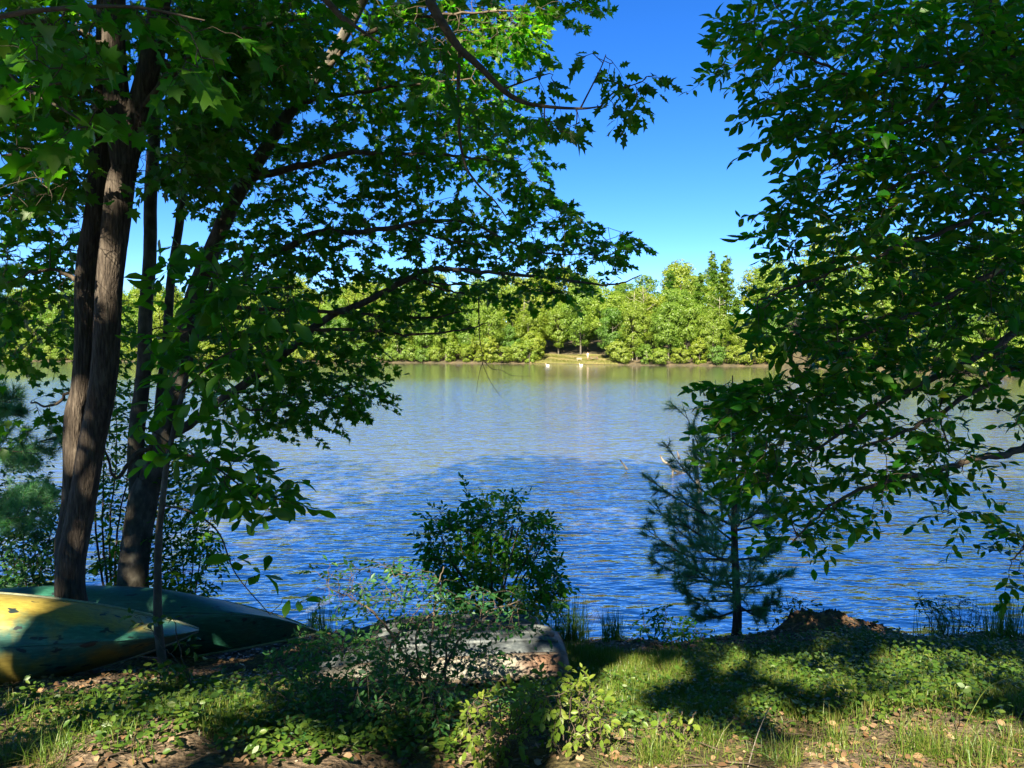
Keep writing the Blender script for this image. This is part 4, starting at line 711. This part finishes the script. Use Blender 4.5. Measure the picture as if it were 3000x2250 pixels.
for (y0, x1, y1, dd) in [(1300, 180, 1275, -.3), (1330, 110, 1330, -.6), (1450, 170, 1470, -.3), (1480, 90, 1510, -.8), (1250, 60, 1200, .3), (1500, 130, 1440, .2), (1150, 40, 1180, -.4), (950, 40, 880, -.2), (900, 30, 790, .2)]:
    pine_branch(pn, nb, P(-125, y0, 8.1), P(x1, y1, 8.1+dd), .02, lift=.06, subs=16, ln=.12)
nb.obj('needles', LF_NEED, pn.e, smooth=False, kind='stuff'); pn.tw.obj('twigs', M_TWIG, pn.e, kind='stuff')

# ------------------------------------------------------------------ earth mound, driftwood, sticks
mb = MB(); th = np.linspace(0, 2*math.pi, 73); rr = np.linspace(0, 1, 26); A, B = np.meshgrid(rr, th, indexing='ij'); c = P(2440, 1890, 8.45)
x = c[0]+A*np.cos(B)*.72*(1+.12*np.sin(B*3+1)+.06*np.sin(B*7))+.05; y = 8.45+A*np.sin(B)*.42
h = (1-A**2.2)*.20*(1-.45*np.cos(B)*A)+.05*np.sin(x*9+1)*np.sin(y*13)*(1-A**3)+.03*np.sin(x*23+y*21)*(1-A**3)+R.normal(size=A.shape)*.014*(1-A**4)
e = thing('earth_mound', 'brown earth and root mound on the shore right of the pine sapling', 'mound', (c[0], 8.45, float(G(c[0], 8.45))))
mb.grid(np.stack([x, y, np.where(A < .999, G(x, y), G(x, y)-.06)+h-.01], -1)); mb.obj('soil', M_MOUND, e)
for i in range(14):
    a = R.uniform(-.5, .5); p0 = np.array([c[0]+a, 8.3+R.uniform(-.2, .2), 0]); p1 = p0+[R.uniform(-.3, .3), R.uniform(-.3, .0), 0]; q = []
    for f in (0, .5, 1):
        p = p0*(1-f)+p1*f; ra = math.hypot((p[0]-c[0]-.05)/.62, (p[1]-8.45)/.42); p[2] = float(G(p[0], p[1]))+max(0, (1-min(1, ra)**2.2)*.20)+.015*(1-f); q.append(p)
    b = MB(); b.tube(curve(q, 8), np.linspace(.012, .004, 8), 5); b.obj('root', M_TWIG, e)
def stickthing(name, label, cat, lines, m, base):
    e = thing(name, label, cat, base)
    for l, r in lines: b = MB(); b.tube(curve(l, 18), np.linspace(r, r*.4, 18), 7, rough=.08); b.obj('branch', m, e)
stickthing('driftwood', 'bleached forked dead branch sticking out of the lake left of the pine', 'driftwood', [(pp([(2010, 1392, 22), (1975, 1377, 22), (1963, 1363, 22), (1945, 1352, 22), (1937, 1340, 22), (1934, 1332, 22)]), .05), (pp([(1972, 1378, 22), (1970, 1390, 22), (1970, 1398, 22)]), .035)], M_DEAD, P(1972, 1388, 22))
stickthing('driftwood', 'pale dead trunk leaning out of the lake behind the pine sapling', 'driftwood', [(pp([(2250, 1400, 22.5), (2210, 1455, 20), (2185, 1500, 17.5), (2170, 1530, 16)]), .10), (pp([(2052, 1470, 18.5), (2043, 1400, 18.5), (2036, 1330, 18.5), (2030, 1285, 18.5)]), .07), (pp([(1990, 1345, 22), (1984, 1322, 22)]), .04)], M_DEAD, P(2180, 1510, 17))
stickthing('driftwood', 'short pale stick poking from the water near the shadow edge', 'driftwood', [(pp([(1838, 1376, 22.4), (1828, 1362, 22.4), (1816, 1347, 22.4)]), .04)], M_DEAD, P(1838, 1376, 22.4))
stickthing('fallen_branch', 'thin bare branch lying in front of the bright blueberry patch', 'branch', [([GP(1170, 2250)+[0, 0, .03], GP(1300, 2150)+[0, 0, .06], P(1380, 2080, 4.2), P(1460, 2050, 4.25)], .012), ([P(1380, 2080, 4.2), P(1430, 2085, 4.2), P(1520, 2060, 4.3)], .006)], M_TWIG, GP(1170, 2240))
stickthing('fallen_branch', 'dark twisted branch lying on the ground left of the sapling', 'branch', [([GP(660, 2090)+[0, 0, .02], GP(560, 2010)+[0, 0, .05], GP(500, 1960)+[0, 0, .06], P(415, 1945, 5.2)+np.array([0, 0, .05])], .018)], M_TWIG, GP(560, 2020))
stickthing('fallen_branch', 'stubby dark stick on the shore beside the wispy shrub', 'branch', [([P(2680, 1895, 8.3), P(2670, 1875, 8.35), P(2660, 1862, 8.4)], .02)], M_TWIG, P(2680, 1900, 8.3))
for x0, lab in [(2200, 'long dry pale grass stem leaning right at bottom right of centre'), (2790, 'longest dry grass stem arching up at the right bottom')]:
    lines = [([GP(2190, 2250), P(2220, 2150, 3.8), P(2250, 2080, 3.85), P(2275, 2050, 3.9)], .0028)] if x0 == 2200 else [([GP(2800, 2190), P(2850, 2080, 4.1), P(2900, 2010, 4.1), P(2990, 1975, 4.1)], .003)]
    stickthing('grass_stem', lab, 'grass stem', lines, LF_GRASS if x0 == 2790 else M_DEAD, GP(x0, 2230))

# ------------------------------------------------------------------ ground vegetation
def tuft(mb, pos, n, ln, wd, lean=.5, az=None):
    k = len(pos); N_ = k*n; p = np.repeat(pos, n, 0)+R.normal(size=(N_, 3))*[.03, .03, 0]; a = R.uniform(0, 2*math.pi, N_); f = np.abs(R.normal(size=N_))*lean
    d = np.stack([np.cos(a)*f, np.sin(a)*f, np.ones(N_)], -1); d = nrm(d); l = np.repeat(np.broadcast_to(ln, (k,)), n)*R.uniform(.5, 1.15, N_); sd = nrm(np.stack([-np.sin(a), np.cos(a), np.zeros(N_)], -1)+R.normal(size=(N_, 3))*.3)*wd*.5
    bend = np.stack([np.cos(a), np.sin(a), -.6*np.ones(N_)], -1)*(f*.55)[:, None]
    m = p+d*l[:, None]*.5; t = p+d*l[:, None]+bend*l[:, None]*.5; v = np.stack([p-sd, p+sd, m+sd*.75, m-sd*.75, t], 1); tt = np.array([(0, 1, 2), (0, 2, 3), (3, 2, 4)])[None]+(np.arange(N_)*5)[:, None, None]
    mb.add(v.reshape(-1, 3), tt.reshape(-1, 3))
def scatter(poly, n):
    a = np.array(poly, float); lo = a.min(0); hi = a.max(0); q = np.column_stack([R.uniform(lo[0], hi[0], n), R.uniform(lo[1], hi[1], n)]); q = q[inpoly(q[:, 0], q[:, 1], poly)]
    return np.column_stack([q, G(q[:, 0], q[:, 1])])
def gpoly(l): return [tuple(GP(*q)[:2]) for q in l]
gr = MB()
tuft(gr, scatter(gpoly([(1640, 1905), (1900, 1925), (2150, 1925), (2350, 2000), (2250, 2090), (2000, 2120), (1800, 2090), (1680, 2030)]), 6800), 6, .10, .006)
tuft(gr, scatter(gpoly([(2100, 1915), (3000, 1915), (3000, 2110), (2300, 2110)]), 5600), 5, .11, .006)
tuft(gr, scatter(gpoly([(480, 2030), (950, 2040), (950, 2140), (600, 2170), (420, 2110)]), 2200), 6, .11, .006, .6)
tuft(gr, scatter(gpoly([(0, 2060), (420, 2060), (420, 2250), (0, 2250)]), 420), 6, .10, .005, .6)
tuft(gr, scatter(gpoly([(1800, 2100), (3000, 2090), (3000, 2250), (1750, 2250)]), 1000), 5, .06, .004, .9)
for q in [(2720, 2190), (2690, 2210), (2760, 2215), (2850, 2230), (2100, 2170), (2080, 2190), (2450, 2170), (2950, 2190), (2900, 2220), (1900, 2230), (100, 2220), (150, 2230), (60, 2235), (2300, 2230), (1950, 2230)]: tuft(gr, np.array([GP(*q)+R.normal(size=3)*[.05, .05, 0] for _ in range(5)]), 22, .18, .004, 1.1)
go = gr.obj('grass', LF_GRASS, smooth=False, kind='stuff'); go['label'] = 'green grass growing over the sloping bank'
gc = MB()
def cover(poly, n, size, hmax, T=T_ROUND):
    p = scatter(gpoly(poly), n)
    for q in p:
        k = R.integers(5, 11); h = hmax*R.uniform(.4, 1.1); pos = q+np.column_stack([R.normal(size=k)*.045, R.normal(size=k)*.045, R.uniform(.25, 1, k)*h]); a = R.uniform(0, 6.28, k)
        place(gc, T, pos, np.column_stack([np.cos(a), np.sin(a), R.normal(size=k)*.3]), np.array([0, 0, 1])+R.normal(size=(k, 3))*.45, size*R.uniform(.6, 1.2, k))
cover([(2050, 1910), (3000, 1910), (3000, 2040), (2550, 2080), (2150, 2080), (1980, 2000)], 1700, .042, .16)
cover([(2300, 1950), (3000, 1910), (3000, 2150), (2350, 2130)], 900, .045, .18)
cover([(1300, 2010), (1760, 1990), (1760, 2120), (1350, 2200)], 420, .036, .14)
cover([(380, 2010), (900, 2020), (950, 2250), (500, 2250), (250, 2120)], 650, .045, .15)
cover([(0, 2050), (380, 2030), (400, 2250), (0, 2250)], 380, .04, .11)
cover([(880, 2050), (1350, 2060), (1350, 2250), (880, 2250)], 420, .045, .14)
cover([(1780, 2000), (2300, 2060), (2250, 2200), (1800, 2160)], 560, .036, .13)
co = gc.obj('ground_cover', LF_GRND, kind='stuff'); co['label'] = 'low leafy ground cover on the bank'
lt = MB(); p = scatter([(-5, 2.6), (5, 2.6), (7, 9), (-7, 9)], 22000); k = len(p); a = R.uniform(0, 6.28, k)
place(lt, T_HEX, p+[0, 0, .012], np.column_stack([np.cos(a), np.sin(a), R.normal(size=k)*.15]), np.array([0, 0, 1])+R.normal(size=(k, 3))*.4, R.uniform(.012, .06, k)**1.0); lo = lt.obj('leaf_litter', LF_LITTER, kind='stuff'); lo['label'] = 'dead brown leaves littering the bank'
tw_ = MB(); p = scatter([(-4.5, 2.7), (4.5, 2.7), (6.5, 8.6), (-6.5, 8.6)], 2600); a = R.uniform(0, 6.28, len(p))
for q, b_ in zip(p, a):
    l = R.uniform(.04, .22); d = np.array([math.cos(b_), math.sin(b_), 0])*l; e_ = q+d; e_[2] = float(G(e_[0], e_[1]))+.012; tw_.tube(np.array([q+[0, 0, .01], (q+e_)/2+[R.normal()*.008, R.normal()*.008, .012], e_]), np.array([.0035, .003, .0015])*R.uniform(.6, 1.6), 4, cap=False)
tq = tw_.obj('twig_litter', M_TWIG, kind='stuff'); tq['label'] = 'small dead twigs scattered over the bank'
def sedge(label, px, D, n, ln, w_=.16):
    b = gpt(px, D); e = thing('sedge_clump', label, 'grass clump', b); m = MB(); p = b+R.normal(size=(n, 3))*[w_*.5, w_*.4, 0]; p[:, 2] = G(p[:, 0], p[:, 1]); tuft(m, p, 9, ln, .006, .28); m.obj('blades', LF_SEDGE, e, smooth=False, kind='stuff')
sedge('tallest sedge clump on the shore just right of the rounded bush', 1690, 8.3, 26, .55); sedge('smaller sedge clump on the shore halfway to the leafy shore plants', 1800, 8.2, 20, .42); sedge('low sedge clump tucked against the right foot of the rounded bush', 1640, 8.5, 14, .38)
sedge('sedge clump at the right edge of the shore', 2975, 8.0, 30, .5, .25); sedge('thin sedge clump beneath the wispy shrub', 2780, 8.3, 16, .42, .2); sedge('sedge clump on the shore behind the tip of the dark canoe', 930, 8.5, 16, .42)

# ------------------------------------------------------------------ the far shore
def fquad(mb, pos, out, size):
    k = len(pos); n_ = nrm(out+R.normal(size=(k, 3))*.38); a = nrm(np.cross(n_, R.normal(size=(k, 3)))); b = np.cross(n_, a); s = (size*R.uniform(.6, 1.25, k))[:, None]
    v = np.stack([pos-a*s*.5, pos+b*s*.32-a*s*.05, pos+a*s*.6, pos-b*s*.32+a*s*.05], 1); t = np.array([(0, 1, 2), (0, 2, 3)])[None]+(np.arange(k)*4)[:, None, None]; mb.add(v.reshape(-1, 3), t.reshape(-1, 3))
def far_crown(cz, rx, rz, nc, per, csz, lsz, cone=0):
    mb = MB(); c = ellipsoid((0, 0, cz), (rx, rx, rz), nc, .55)
    if cone: c[:, :2] *= np.clip((cz+rz-c[:, 2:])/(2*rz), .12, 1)*1.25
    for q in c:
        r = csz*R.uniform(.6, 1.25); d = nrm(R.normal(size=(per, 3))+[0, 0, .25]); fquad(mb, q+d*r*R.uniform(.5, 1, (per, 1))**.5*[1, 1, .75], nrm(d+.7*nrm((q-[0, 0, cz-rz*.3])/[rx, rx, rz])), lsz)
    return mb
def far_trunk(h, r, limbs=5, m=None):
    mb = MB(); c = np.array([[0, 0, -.6], [.1*R.normal(), .1*R.normal(), h*.4], [.2*R.normal(), .2*R.normal(), h]]); c = curve(c, 12); mb.tube(c, np.linspace(r, r*.25, 12), 7)
    for i in range(limbs):
        j = 4+int(i*7/max(1, limbs)); a = R.uniform(0, 6.28); L = h*R.uniform(.15, .28); mb.tube(curve([c[j], c[j]+[math.cos(a)*L*.5, math.sin(a)*L*.5, L*.35], c[j]+[math.cos(a)*L, math.sin(a)*L, L*.8]], 6), np.linspace(r*.4, r*.08, 6), 5)
    return mb
def pine_far(h):
    mb = MB(); 
    for lv in np.arange(h*.14, h*.97, h*.034):
        Rr = ((h-lv)*.27+.25)*(1-.5*max(0, .25-lv/h)); nb_ = 5 if lv < h*.8 else 4
        for i in range(nb_):
            a = R.uniform(0, 6.28); L = Rr*R.uniform(.5, 1.25); k = 46; f = R.uniform(.25, 1, k); lz = lv+R.normal()*.35
            pos = np.column_stack([math.cos(a)*L*f, math.sin(a)*L*f, lz+f*L*.22+R.normal(size=k)*.1])+R.normal(size=(k, 3))*[.1+.14*L, .1+.14*L, .1]; fquad(mb, pos, np.tile([0, -.2, .8], (k, 1)), .42)
    return mb
FB = MB.mesh
KIND = {}
def kind(n, crown, trunk, cm, tm): KIND[n] = (crown.mesh('crown', cm, False), trunk.mesh('trunk', tm))
kind('oak1', far_crown(9.0, 4.4, 6.0, 90, 120, 1.3, .36), far_trunk(12, .28), LF_FARA, M_BARK2); kind('oak2', far_crown(8.0, 3.9, 5.8, 85, 120, 1.2, .35), far_trunk(11, .24), LF_FARB, M_BARK2)
kind('oak3', far_crown(9.5, 3.6, 6.8, 90, 120, 1.15, .35), far_trunk(13, .24), LF_FARA, M_BARK2); kind('maple', far_crown(6.6, 3.7, 5.0, 80, 120, 1.1, .34), far_trunk(9, .2), LF_FARB, M_BARK2)
kind('pine1', pine_far(16), far_trunk(15.6, .24, 0), LF_FARP, M_BARK); kind('pine2', pine_far(13), far_trunk(12.6, .2, 0), LF_FARP, M_BARK)
kind('shrub1', far_crown(1.9, 2.2, 1.9, 36, 90, .75, .28), far_trunk(2.4, .08, 4), LF_FARS, M_BARK2); kind('shrub2', far_crown(2.6, 1.9, 2.6, 38, 90, .75, .28), far_trunk(3.4, .1, 4), LF_FARA, M_BARK2)
def bare(h):
    mb = far_trunk(h, .17, 0)
    for i in range(16):
        z = h*R.uniform(.3, .95); a = R.uniform(0, 6.28); L = h*.16*R.uniform(.5, 1.2); mb.tube(curve([(0, 0, z), (math.cos(a)*L*.5, math.sin(a)*L*.5, z+L*.15), (math.cos(a)*L, math.sin(a)*L, z+L*.5)], 5), np.linspace(.05, .015, 5), 4)
    return mb
cnt = 0
def ftree(name, k, x, s, sc, label, cat, group, sz=None):
    y = float(SH(x))+s; e = thing(name, label, cat, (x, y, float(FZ(x, y))), group); a = R.uniform(0, 6.28); szz = sz or sc*R.uniform(.92, 1.1)
    e.rotation_euler = (0, 0, a); e.scale = (sc, sc, szz)
    for nm, me in zip(('crown', 'trunk'), KIND[k]): o = bpy.data.objects.new(nm, me); COL.objects.link(o); o.parent = e
    return e
def blocked(x, s):
    return 5.0 < x < 21.5 and s < 12.5          # the open grass clearing
LB = {'oak1': 'yellow-green broad-crowned tree in the sunlit far wood', 'oak2': 'mid-green rounded tree in the sunlit far wood', 'oak3': 'tall yellow-green oval-crowned tree in the sunlit far wood', 'maple': 'smaller mid-green low-crowned tree in the sunlit far wood', 'pine1': 'tall pine with tiered boughs in the sunlit far wood', 'pine2': 'shorter pine with tiered boughs in the sunlit far wood', 'shrub1': 'low wide shrub hugging the far waterline', 'shrub2': 'taller oval shrub hugging the far waterline'}
GRP = {'oak1': 'broad trees of the far wood', 'oak2': 'rounded trees of the far wood', 'oak3': 'oval trees of the far wood', 'maple': 'small trees of the far wood', 'pine1': 'tall pines of the far wood', 'pine2': 'short pines of the far wood', 'shrub1': 'low shrubs on far waterline', 'shrub2': 'tall shrubs on far waterline'}
def pick(x, row):
    pine = (38 < x < 56 and R.uniform() < (.8 if row < 3 else .3)) or R.uniform() < (.12 if row < 3 else .03)
    if pine and row > 0: return 'pine1' if row > 1 else 'pine2'
    return R.choice(['oak1', 'oak2', 'oak3', 'maple'] if row > 0 else ['maple', 'oak2', 'oak2'])
FT = []; FSH = []
for row, (s0, st, sc0) in enumerate([(4.5, 5.2, .8), (11, 5.4, 1.0), (19, 5.6, 1.08), (30, 6.0, 1.12), (45, 6.6, 1.15), (64, 7.5, 1.15)]):
    x = -185.+row*1.7
    while x < 100:
        s = s0+R.uniform(-2.2, 2.2)
        y = float(SH(x))+s
        if 5.0 < x < 21.5 and row == 1: s = 13.5+R.uniform(0, 1.5)
        if not blocked(x, s) and abs(x) < y*.72+6:
            k = str(pick(x, row)); FT.append([row, k, x, s, sc0*R.uniform(.82, 1.18)])
        x += st*R.uniform(.8, 1.2)
x = -150.
while x < 92:
    s = R.uniform(.5, 1.6)
    if not (4.5 < x < 22.5) and abs(x) < float(SH(x))*.72+4:
        k = str(R.choice(['shrub1', 'shrub2', 'shrub1'])); FSH.append([0, k, x, s, R.uniform(.8, 1.25)])
    x += R.uniform(2.6, 4.2)
ORD = ['', 'second ', 'third ', 'fourth ', 'fifth ', 'sixth ', 'seventh ', 'eighth ', 'ninth ', 'tenth ', 'eleventh ', 'twelfth ', 'thirteenth ', 'fourteenth ', 'fifteenth ', 'sixteenth ', 'seventeenth ', 'eighteenth ', 'nineteenth ', 'twentieth ', 'twenty-first ', 'twenty-second ', 'twenty-third ', 'twenty-fourth ', 'twenty-fifth ', 'twenty-sixth ', 'twenty-seventh ', 'twenty-eighth ']
KW = {'oak1': 'yellow-green broad-crowned tree', 'oak2': 'mid-green rounded tree', 'oak3': 'tall yellow-green oval-crowned tree', 'maple': 'mid-green low-crowned tree', 'pine1': 'tall tiered pine', 'pine2': 'short tiered pine', 'shrub1': 'low wide shrub', 'shrub2': 'tall oval shrub'}
def plant_far(rows, nm, cat, what):
    for row in sorted({q[0] for q in rows}):
        for side, sg in (('left', -1), ('right', 1)):
            l = sorted([q for q in rows if q[0] == row and (q[2] > 13)*2-1 == sg], key=lambda q: sg*q[2])
            for i, (rw, k, x, s, sc) in enumerate(l):
                lab = KW[k]+', '+ORD[min(i, 27)]+('nearest' if i == 0 else 'along')+' '+what+', '+side+' of the clearing' if row == 0 and i < 28 else LB[k]
                ftree('far_pine' if 'pine' in k else nm, k, x, s, sc, lab, cat, GRP[k])
plant_far(FT, 'far_tree', 'tree', 'the front row of the far wood'); plant_far(FSH, 'far_shrub', 'shrub', 'the far waterline')
ftree('far_shrub', 'shrub2', 5.2, 3.0, 1.35, 'large oval shrub at the left end of the grassy clearing', 'shrub', None)
ftree('far_shrub', 'shrub1', 23.5, 3.0, 1.35, 'large dark spreading shrub at the right end of the grassy clearing', 'shrub', None)
for px, s, h, lab in [(1853, 6.0, 15, 'tall pale bare-trunked tree right of the clearing, left of its pair'), (1896, 7.0, 16, 'tall pale bare-trunked tree right of the clearing, right of its pair'), (1165, 2.5, 8, 'thin pale dead trunk on the left part of the far waterline'), (1535, 12, 14, 'pale bare tree above the wood left of the clearing'), (2105, 8, 13, 'leaning pale trunk among the far pines')]:
    D = 180.
    for _ in range(8): x = (px-1500)/FPX*D; D = float(SH(x))+s
    e = thing('bare_tree', lab, 'tree', (x, D, float(FZ(x, D)))); bare(h).obj('trunk', M_PALEB, None).parent = e; e.rotation_euler = (0, rad(R.uniform(-5, 5)), R.uniform(0, 6))
xs = np.linspace(4.2, 22.8, 32); ss = np.linspace(.05, 14, 16); X, S = np.meshgrid(xs, ss); Y = SH(X)+S; Z = np.interp(S, _fs, _fz)+.12*np.sin(X*.7+S)*np.clip(S/5, 0, 1)+.06
mb = MB(); mb.grid(np.stack([X, Y, Z], -1)); g = mb.obj('far_clearing', M_FARG); g['kind'] = 'structure'
# clearing grass and reeds along the far waterline
fg = MB(); n = 5200; x = R.uniform(4.5, 22.5, n); s = R.uniform(.1, 13, n)**1.0; y = SH(x)+s; p = np.column_stack([x, y, FZ(x, y)]); tuft(fg, p, 4, .28, .06, .5)
LF_FGRS = mat_leaf('far_grass', [(.10, .12, .02), (.125, .13, .024), (.14, .12, .035)], .3, tb=1.2)
f_ = fg.obj('clearing_grass', LF_FGRS, smooth=False, kind='stuff'); f_['label'] = 'yellow-green grass of the sunlit clearing across the lake'
# picnic table and slab bench in the clearing
M_PINK = mat_noise('pale_red_wood', [(.3, (.16, .07, .045)), (.7, (.28, .16, .12))], 4, (1, 6, 6), .8, .2, .01); M_PALE = mat_noise('pale_plank', [(.3, (.16, .14, .10)), (.7, (.26, .23, .18))], 4, (1, 6, 6), .8, .2, .01)
def far_at(px, s):
    D = 180.
    for _ in range(8): x = (px-1500)/FPX*D; D = float(SH(x))+s
    return np.array([x, D, float(FZ(x, D))])
q = far_at(1740, 5.5); e = thing('picnic_table', 'low reddish picnic table beside the person in the far clearing', 'table', q)
for i in range(4): b = MB(); b.box(q+[0, -.36+i*.24, .74], 1.8, .21, .05); b.obj('plank', M_PINK, e, False)
for sy in (-.75, .75): b = MB(); b.box(q+[0, sy, .44], 1.8, .26, .05); b.obj('bench_seat', M_PALE, e, False)
for sx in (-.65, .65):
    for sy in (-1, 1): b = MB(); b.tube(np.array([q+[sx, sy*.62, 0], q+[sx, sy*.25, .72]]), .05, 6); b.obj('leg', M_PINK, e)
    b = MB(); b.box(q+[sx+.06, 0, .38], .05, 1.6, .1); b.obj('cross_brace', M_PINK, e, False)
q = far_at(1697, 3.2); e = thing('slab_bench', 'low pale bench in the grass near the far waterline', 'bench', q)
b = MB(); b.box(q+[0, 0, .42], 1.15, .35, .07); b.obj('seat', M_PALE, e, False)
b = MB(); b.box(q+[0, .2, .66], 1.15, .05, .26); b.obj('backrest', M_PALE, e, False)
for sx in (-.45, .45): b = MB(); b.box(q+[sx, 0, .19], .09, .3, .40); b.obj('leg', M_PALE, e, False)

def flat(name, c, rough=.7):
    m, n, N, L = mat(name); pb = N('ShaderNodeBsdfPrincipled'); pb.inputs['Base Color'].default_value = (*c, 1); pb.inputs['Roughness'].default_value = rough
    no = N('ShaderNodeTexNoise'); no.inputs['Scale'].default_value = 30; bp = N('ShaderNodeBump'); bp.inputs['Strength'].default_value = .15; bp.inputs['Distance'].default_value = .01; L(no.outputs[0], bp.inputs['Height']); L(bp.outputs[0], pb.inputs['Normal'])
    o = N('ShaderNodeOutputMaterial'); L(pb.outputs[0], o.inputs[0]); return m
def skin(name, verts, edges, rads, m, parent, loc, sub=2, root=0):
    me = bpy.data.meshes.new(name); me.from_pydata([tuple(v) for v in verts], edges, []); me.materials.append(m)
    o = bpy.data.objects.new(name, me); COL.objects.link(o); md = o.modifiers.new('skin', 'SKIN'); md.use_smooth_shade = True
    if not me.skin_vertices: bpy.context.view_layer.update()
    if me.skin_vertices:
        for i, r in enumerate(rads): a = me.skin_vertices[0].data[i]; a.radius = (r, r) if not isinstance(r, tuple) else r; a.use_root = i == root
    sb = o.modifiers.new('sub', 'SUBSURF'); sb.levels = sub; sb.render_levels = sub
    o.parent = parent; return o
M_SKIN = flat('skin', (.36, .21, .15)); M_SHIRT = flat('pale_shirt', (.30, .28, .27)); M_SHORT = flat('tan_shorts', (.30, .25, .19)); M_HAIR = flat('brown_hair', (.05, .03, .02)); M_SWAN = flat('swan_white', (.42, .40, .39)); M_BEAK = flat('orange_beak', (.55, .17, .03)); M_SHOE = flat('shoe', (.08, .07, .07))
q = far_at(1722, 6.0); e = thing('person', 'person in pale shirt and shorts standing on the grass of the far clearing', 'person', q)
V = [(0, 0, .95), (0, 0, 1.15), (0, 0, 1.36), (0, 0, 1.47), (0, -.01, 1.56), (0, -.01, 1.68), (.17, 0, 1.38), (.24, .02, 1.12), (.25, -.06, .88), (.255, -.08, .80), (-.17, 0, 1.38), (-.25, .02, 1.12), (-.26, -.05, .88), (-.265, -.07, .80), (.09, 0, .9), (.11, -.02, .5), (.12, .02, .09), (.12, -.13, .04), (-.09, 0, .9), (-.10, -.04, .5), (-.11, .0, .09), (-.11, -.15, .04), (0, -.11, 1.60)]
E = [(0, 1), (1, 2), (2, 3), (3, 4), (4, 5), (2, 6), (6, 7), (7, 8), (8, 9), (2, 10), (10, 11), (11, 12), (12, 13), (0, 14), (14, 15), (15, 16), (16, 17), (0, 18), (18, 19), (19, 20), (20, 21), (4, 22)]
rd = [(.16, .11), (.15, .1), (.16, .1), .055, .085, .085, .06, .045, .035, .03, .06, .045, .035, .03, .085, .06, .045, .035, .085, .06, .045, .035, .018]
skin('body', V, E, rd, M_SKIN, e, q)
skin('shirt', [(0, 0, .92), (0, 0, 1.15), (0, 0, 1.37), (0, 0, 1.45), (.17, 0, 1.385), (.23, .015, 1.18), (-.17, 0, 1.385), (-.24, .015, 1.18)], [(0, 1), (1, 2), (2, 3), (2, 4), (4, 5), (2, 6), (6, 7)], [(.185, .135), (.18, .13), (.185, .125), .07, .08, .068, .08, .068], M_SHIRT, e, q)
skin('shorts', [(0, 0, .98), (0, 0, .9), (.095, 0, .84), (.105, -.01, .58), (-.095, 0, .84), (-.1, -.02, .58)], [(0, 1), (1, 2), (2, 3), (1, 4), (4, 5)], [(.175, .125), (.17, .125), .10, .088, .10, .088], M_SHORT, e, q)
skin('hair', [(0, .02, 1.60), (0, .03, 1.68), (0, 0, 1.745)], [(0, 1), (1, 2)], [.08, .09, .07], M_HAIR, e, q)
for px, py, lab in [(1604, 1072, 'white swan swimming on the far side, left of the pair'), (1702, 1071, 'white swan swimming on the far side, right of the pair')]:
    d = ray(px, py); t = -CAM[2]/d[2]; q = CAM+d*t; e = thing('swan', lab, 'swan', q); e.scale = (.7, .7, .7)
    skin('body', [(.05, 0, .12), (.3, 0, .15), (.52, 0, .22), (.66, 0, .26), (-.22, 0, .14), (-.38, 0, .24), (-.42, 0, .42), (-.40, 0, .58), (-.46, 0, .68), (-.55, 0, .69)], [(0, 1), (1, 2), (2, 3), (0, 4), (4, 5), (5, 6), (6, 7), (7, 8), (8, 9)], [(.24, .2), (.22, .19), (.13, .1), .04, (.19, .17), .09, .055, .05, .06, .055], M_SWAN, e, q)
    b = MB(); b.tube(np.array([(-.57, 0, .685), (-.63, 0, .665), (-.70, 0, .65)])+q, np.array([.035, .028, .012]), 8); b.obj('beak', M_BEAK, e)
    for sy in (-1, 1): skin('wing', [(-.12, sy*.15, .24), (.2, sy*.17, .3), (.5, sy*.09, .30)], [(0, 1), (1, 2)], [(.05, .11), (.06, .13), (.03, .06)], M_SWAN, e, q)
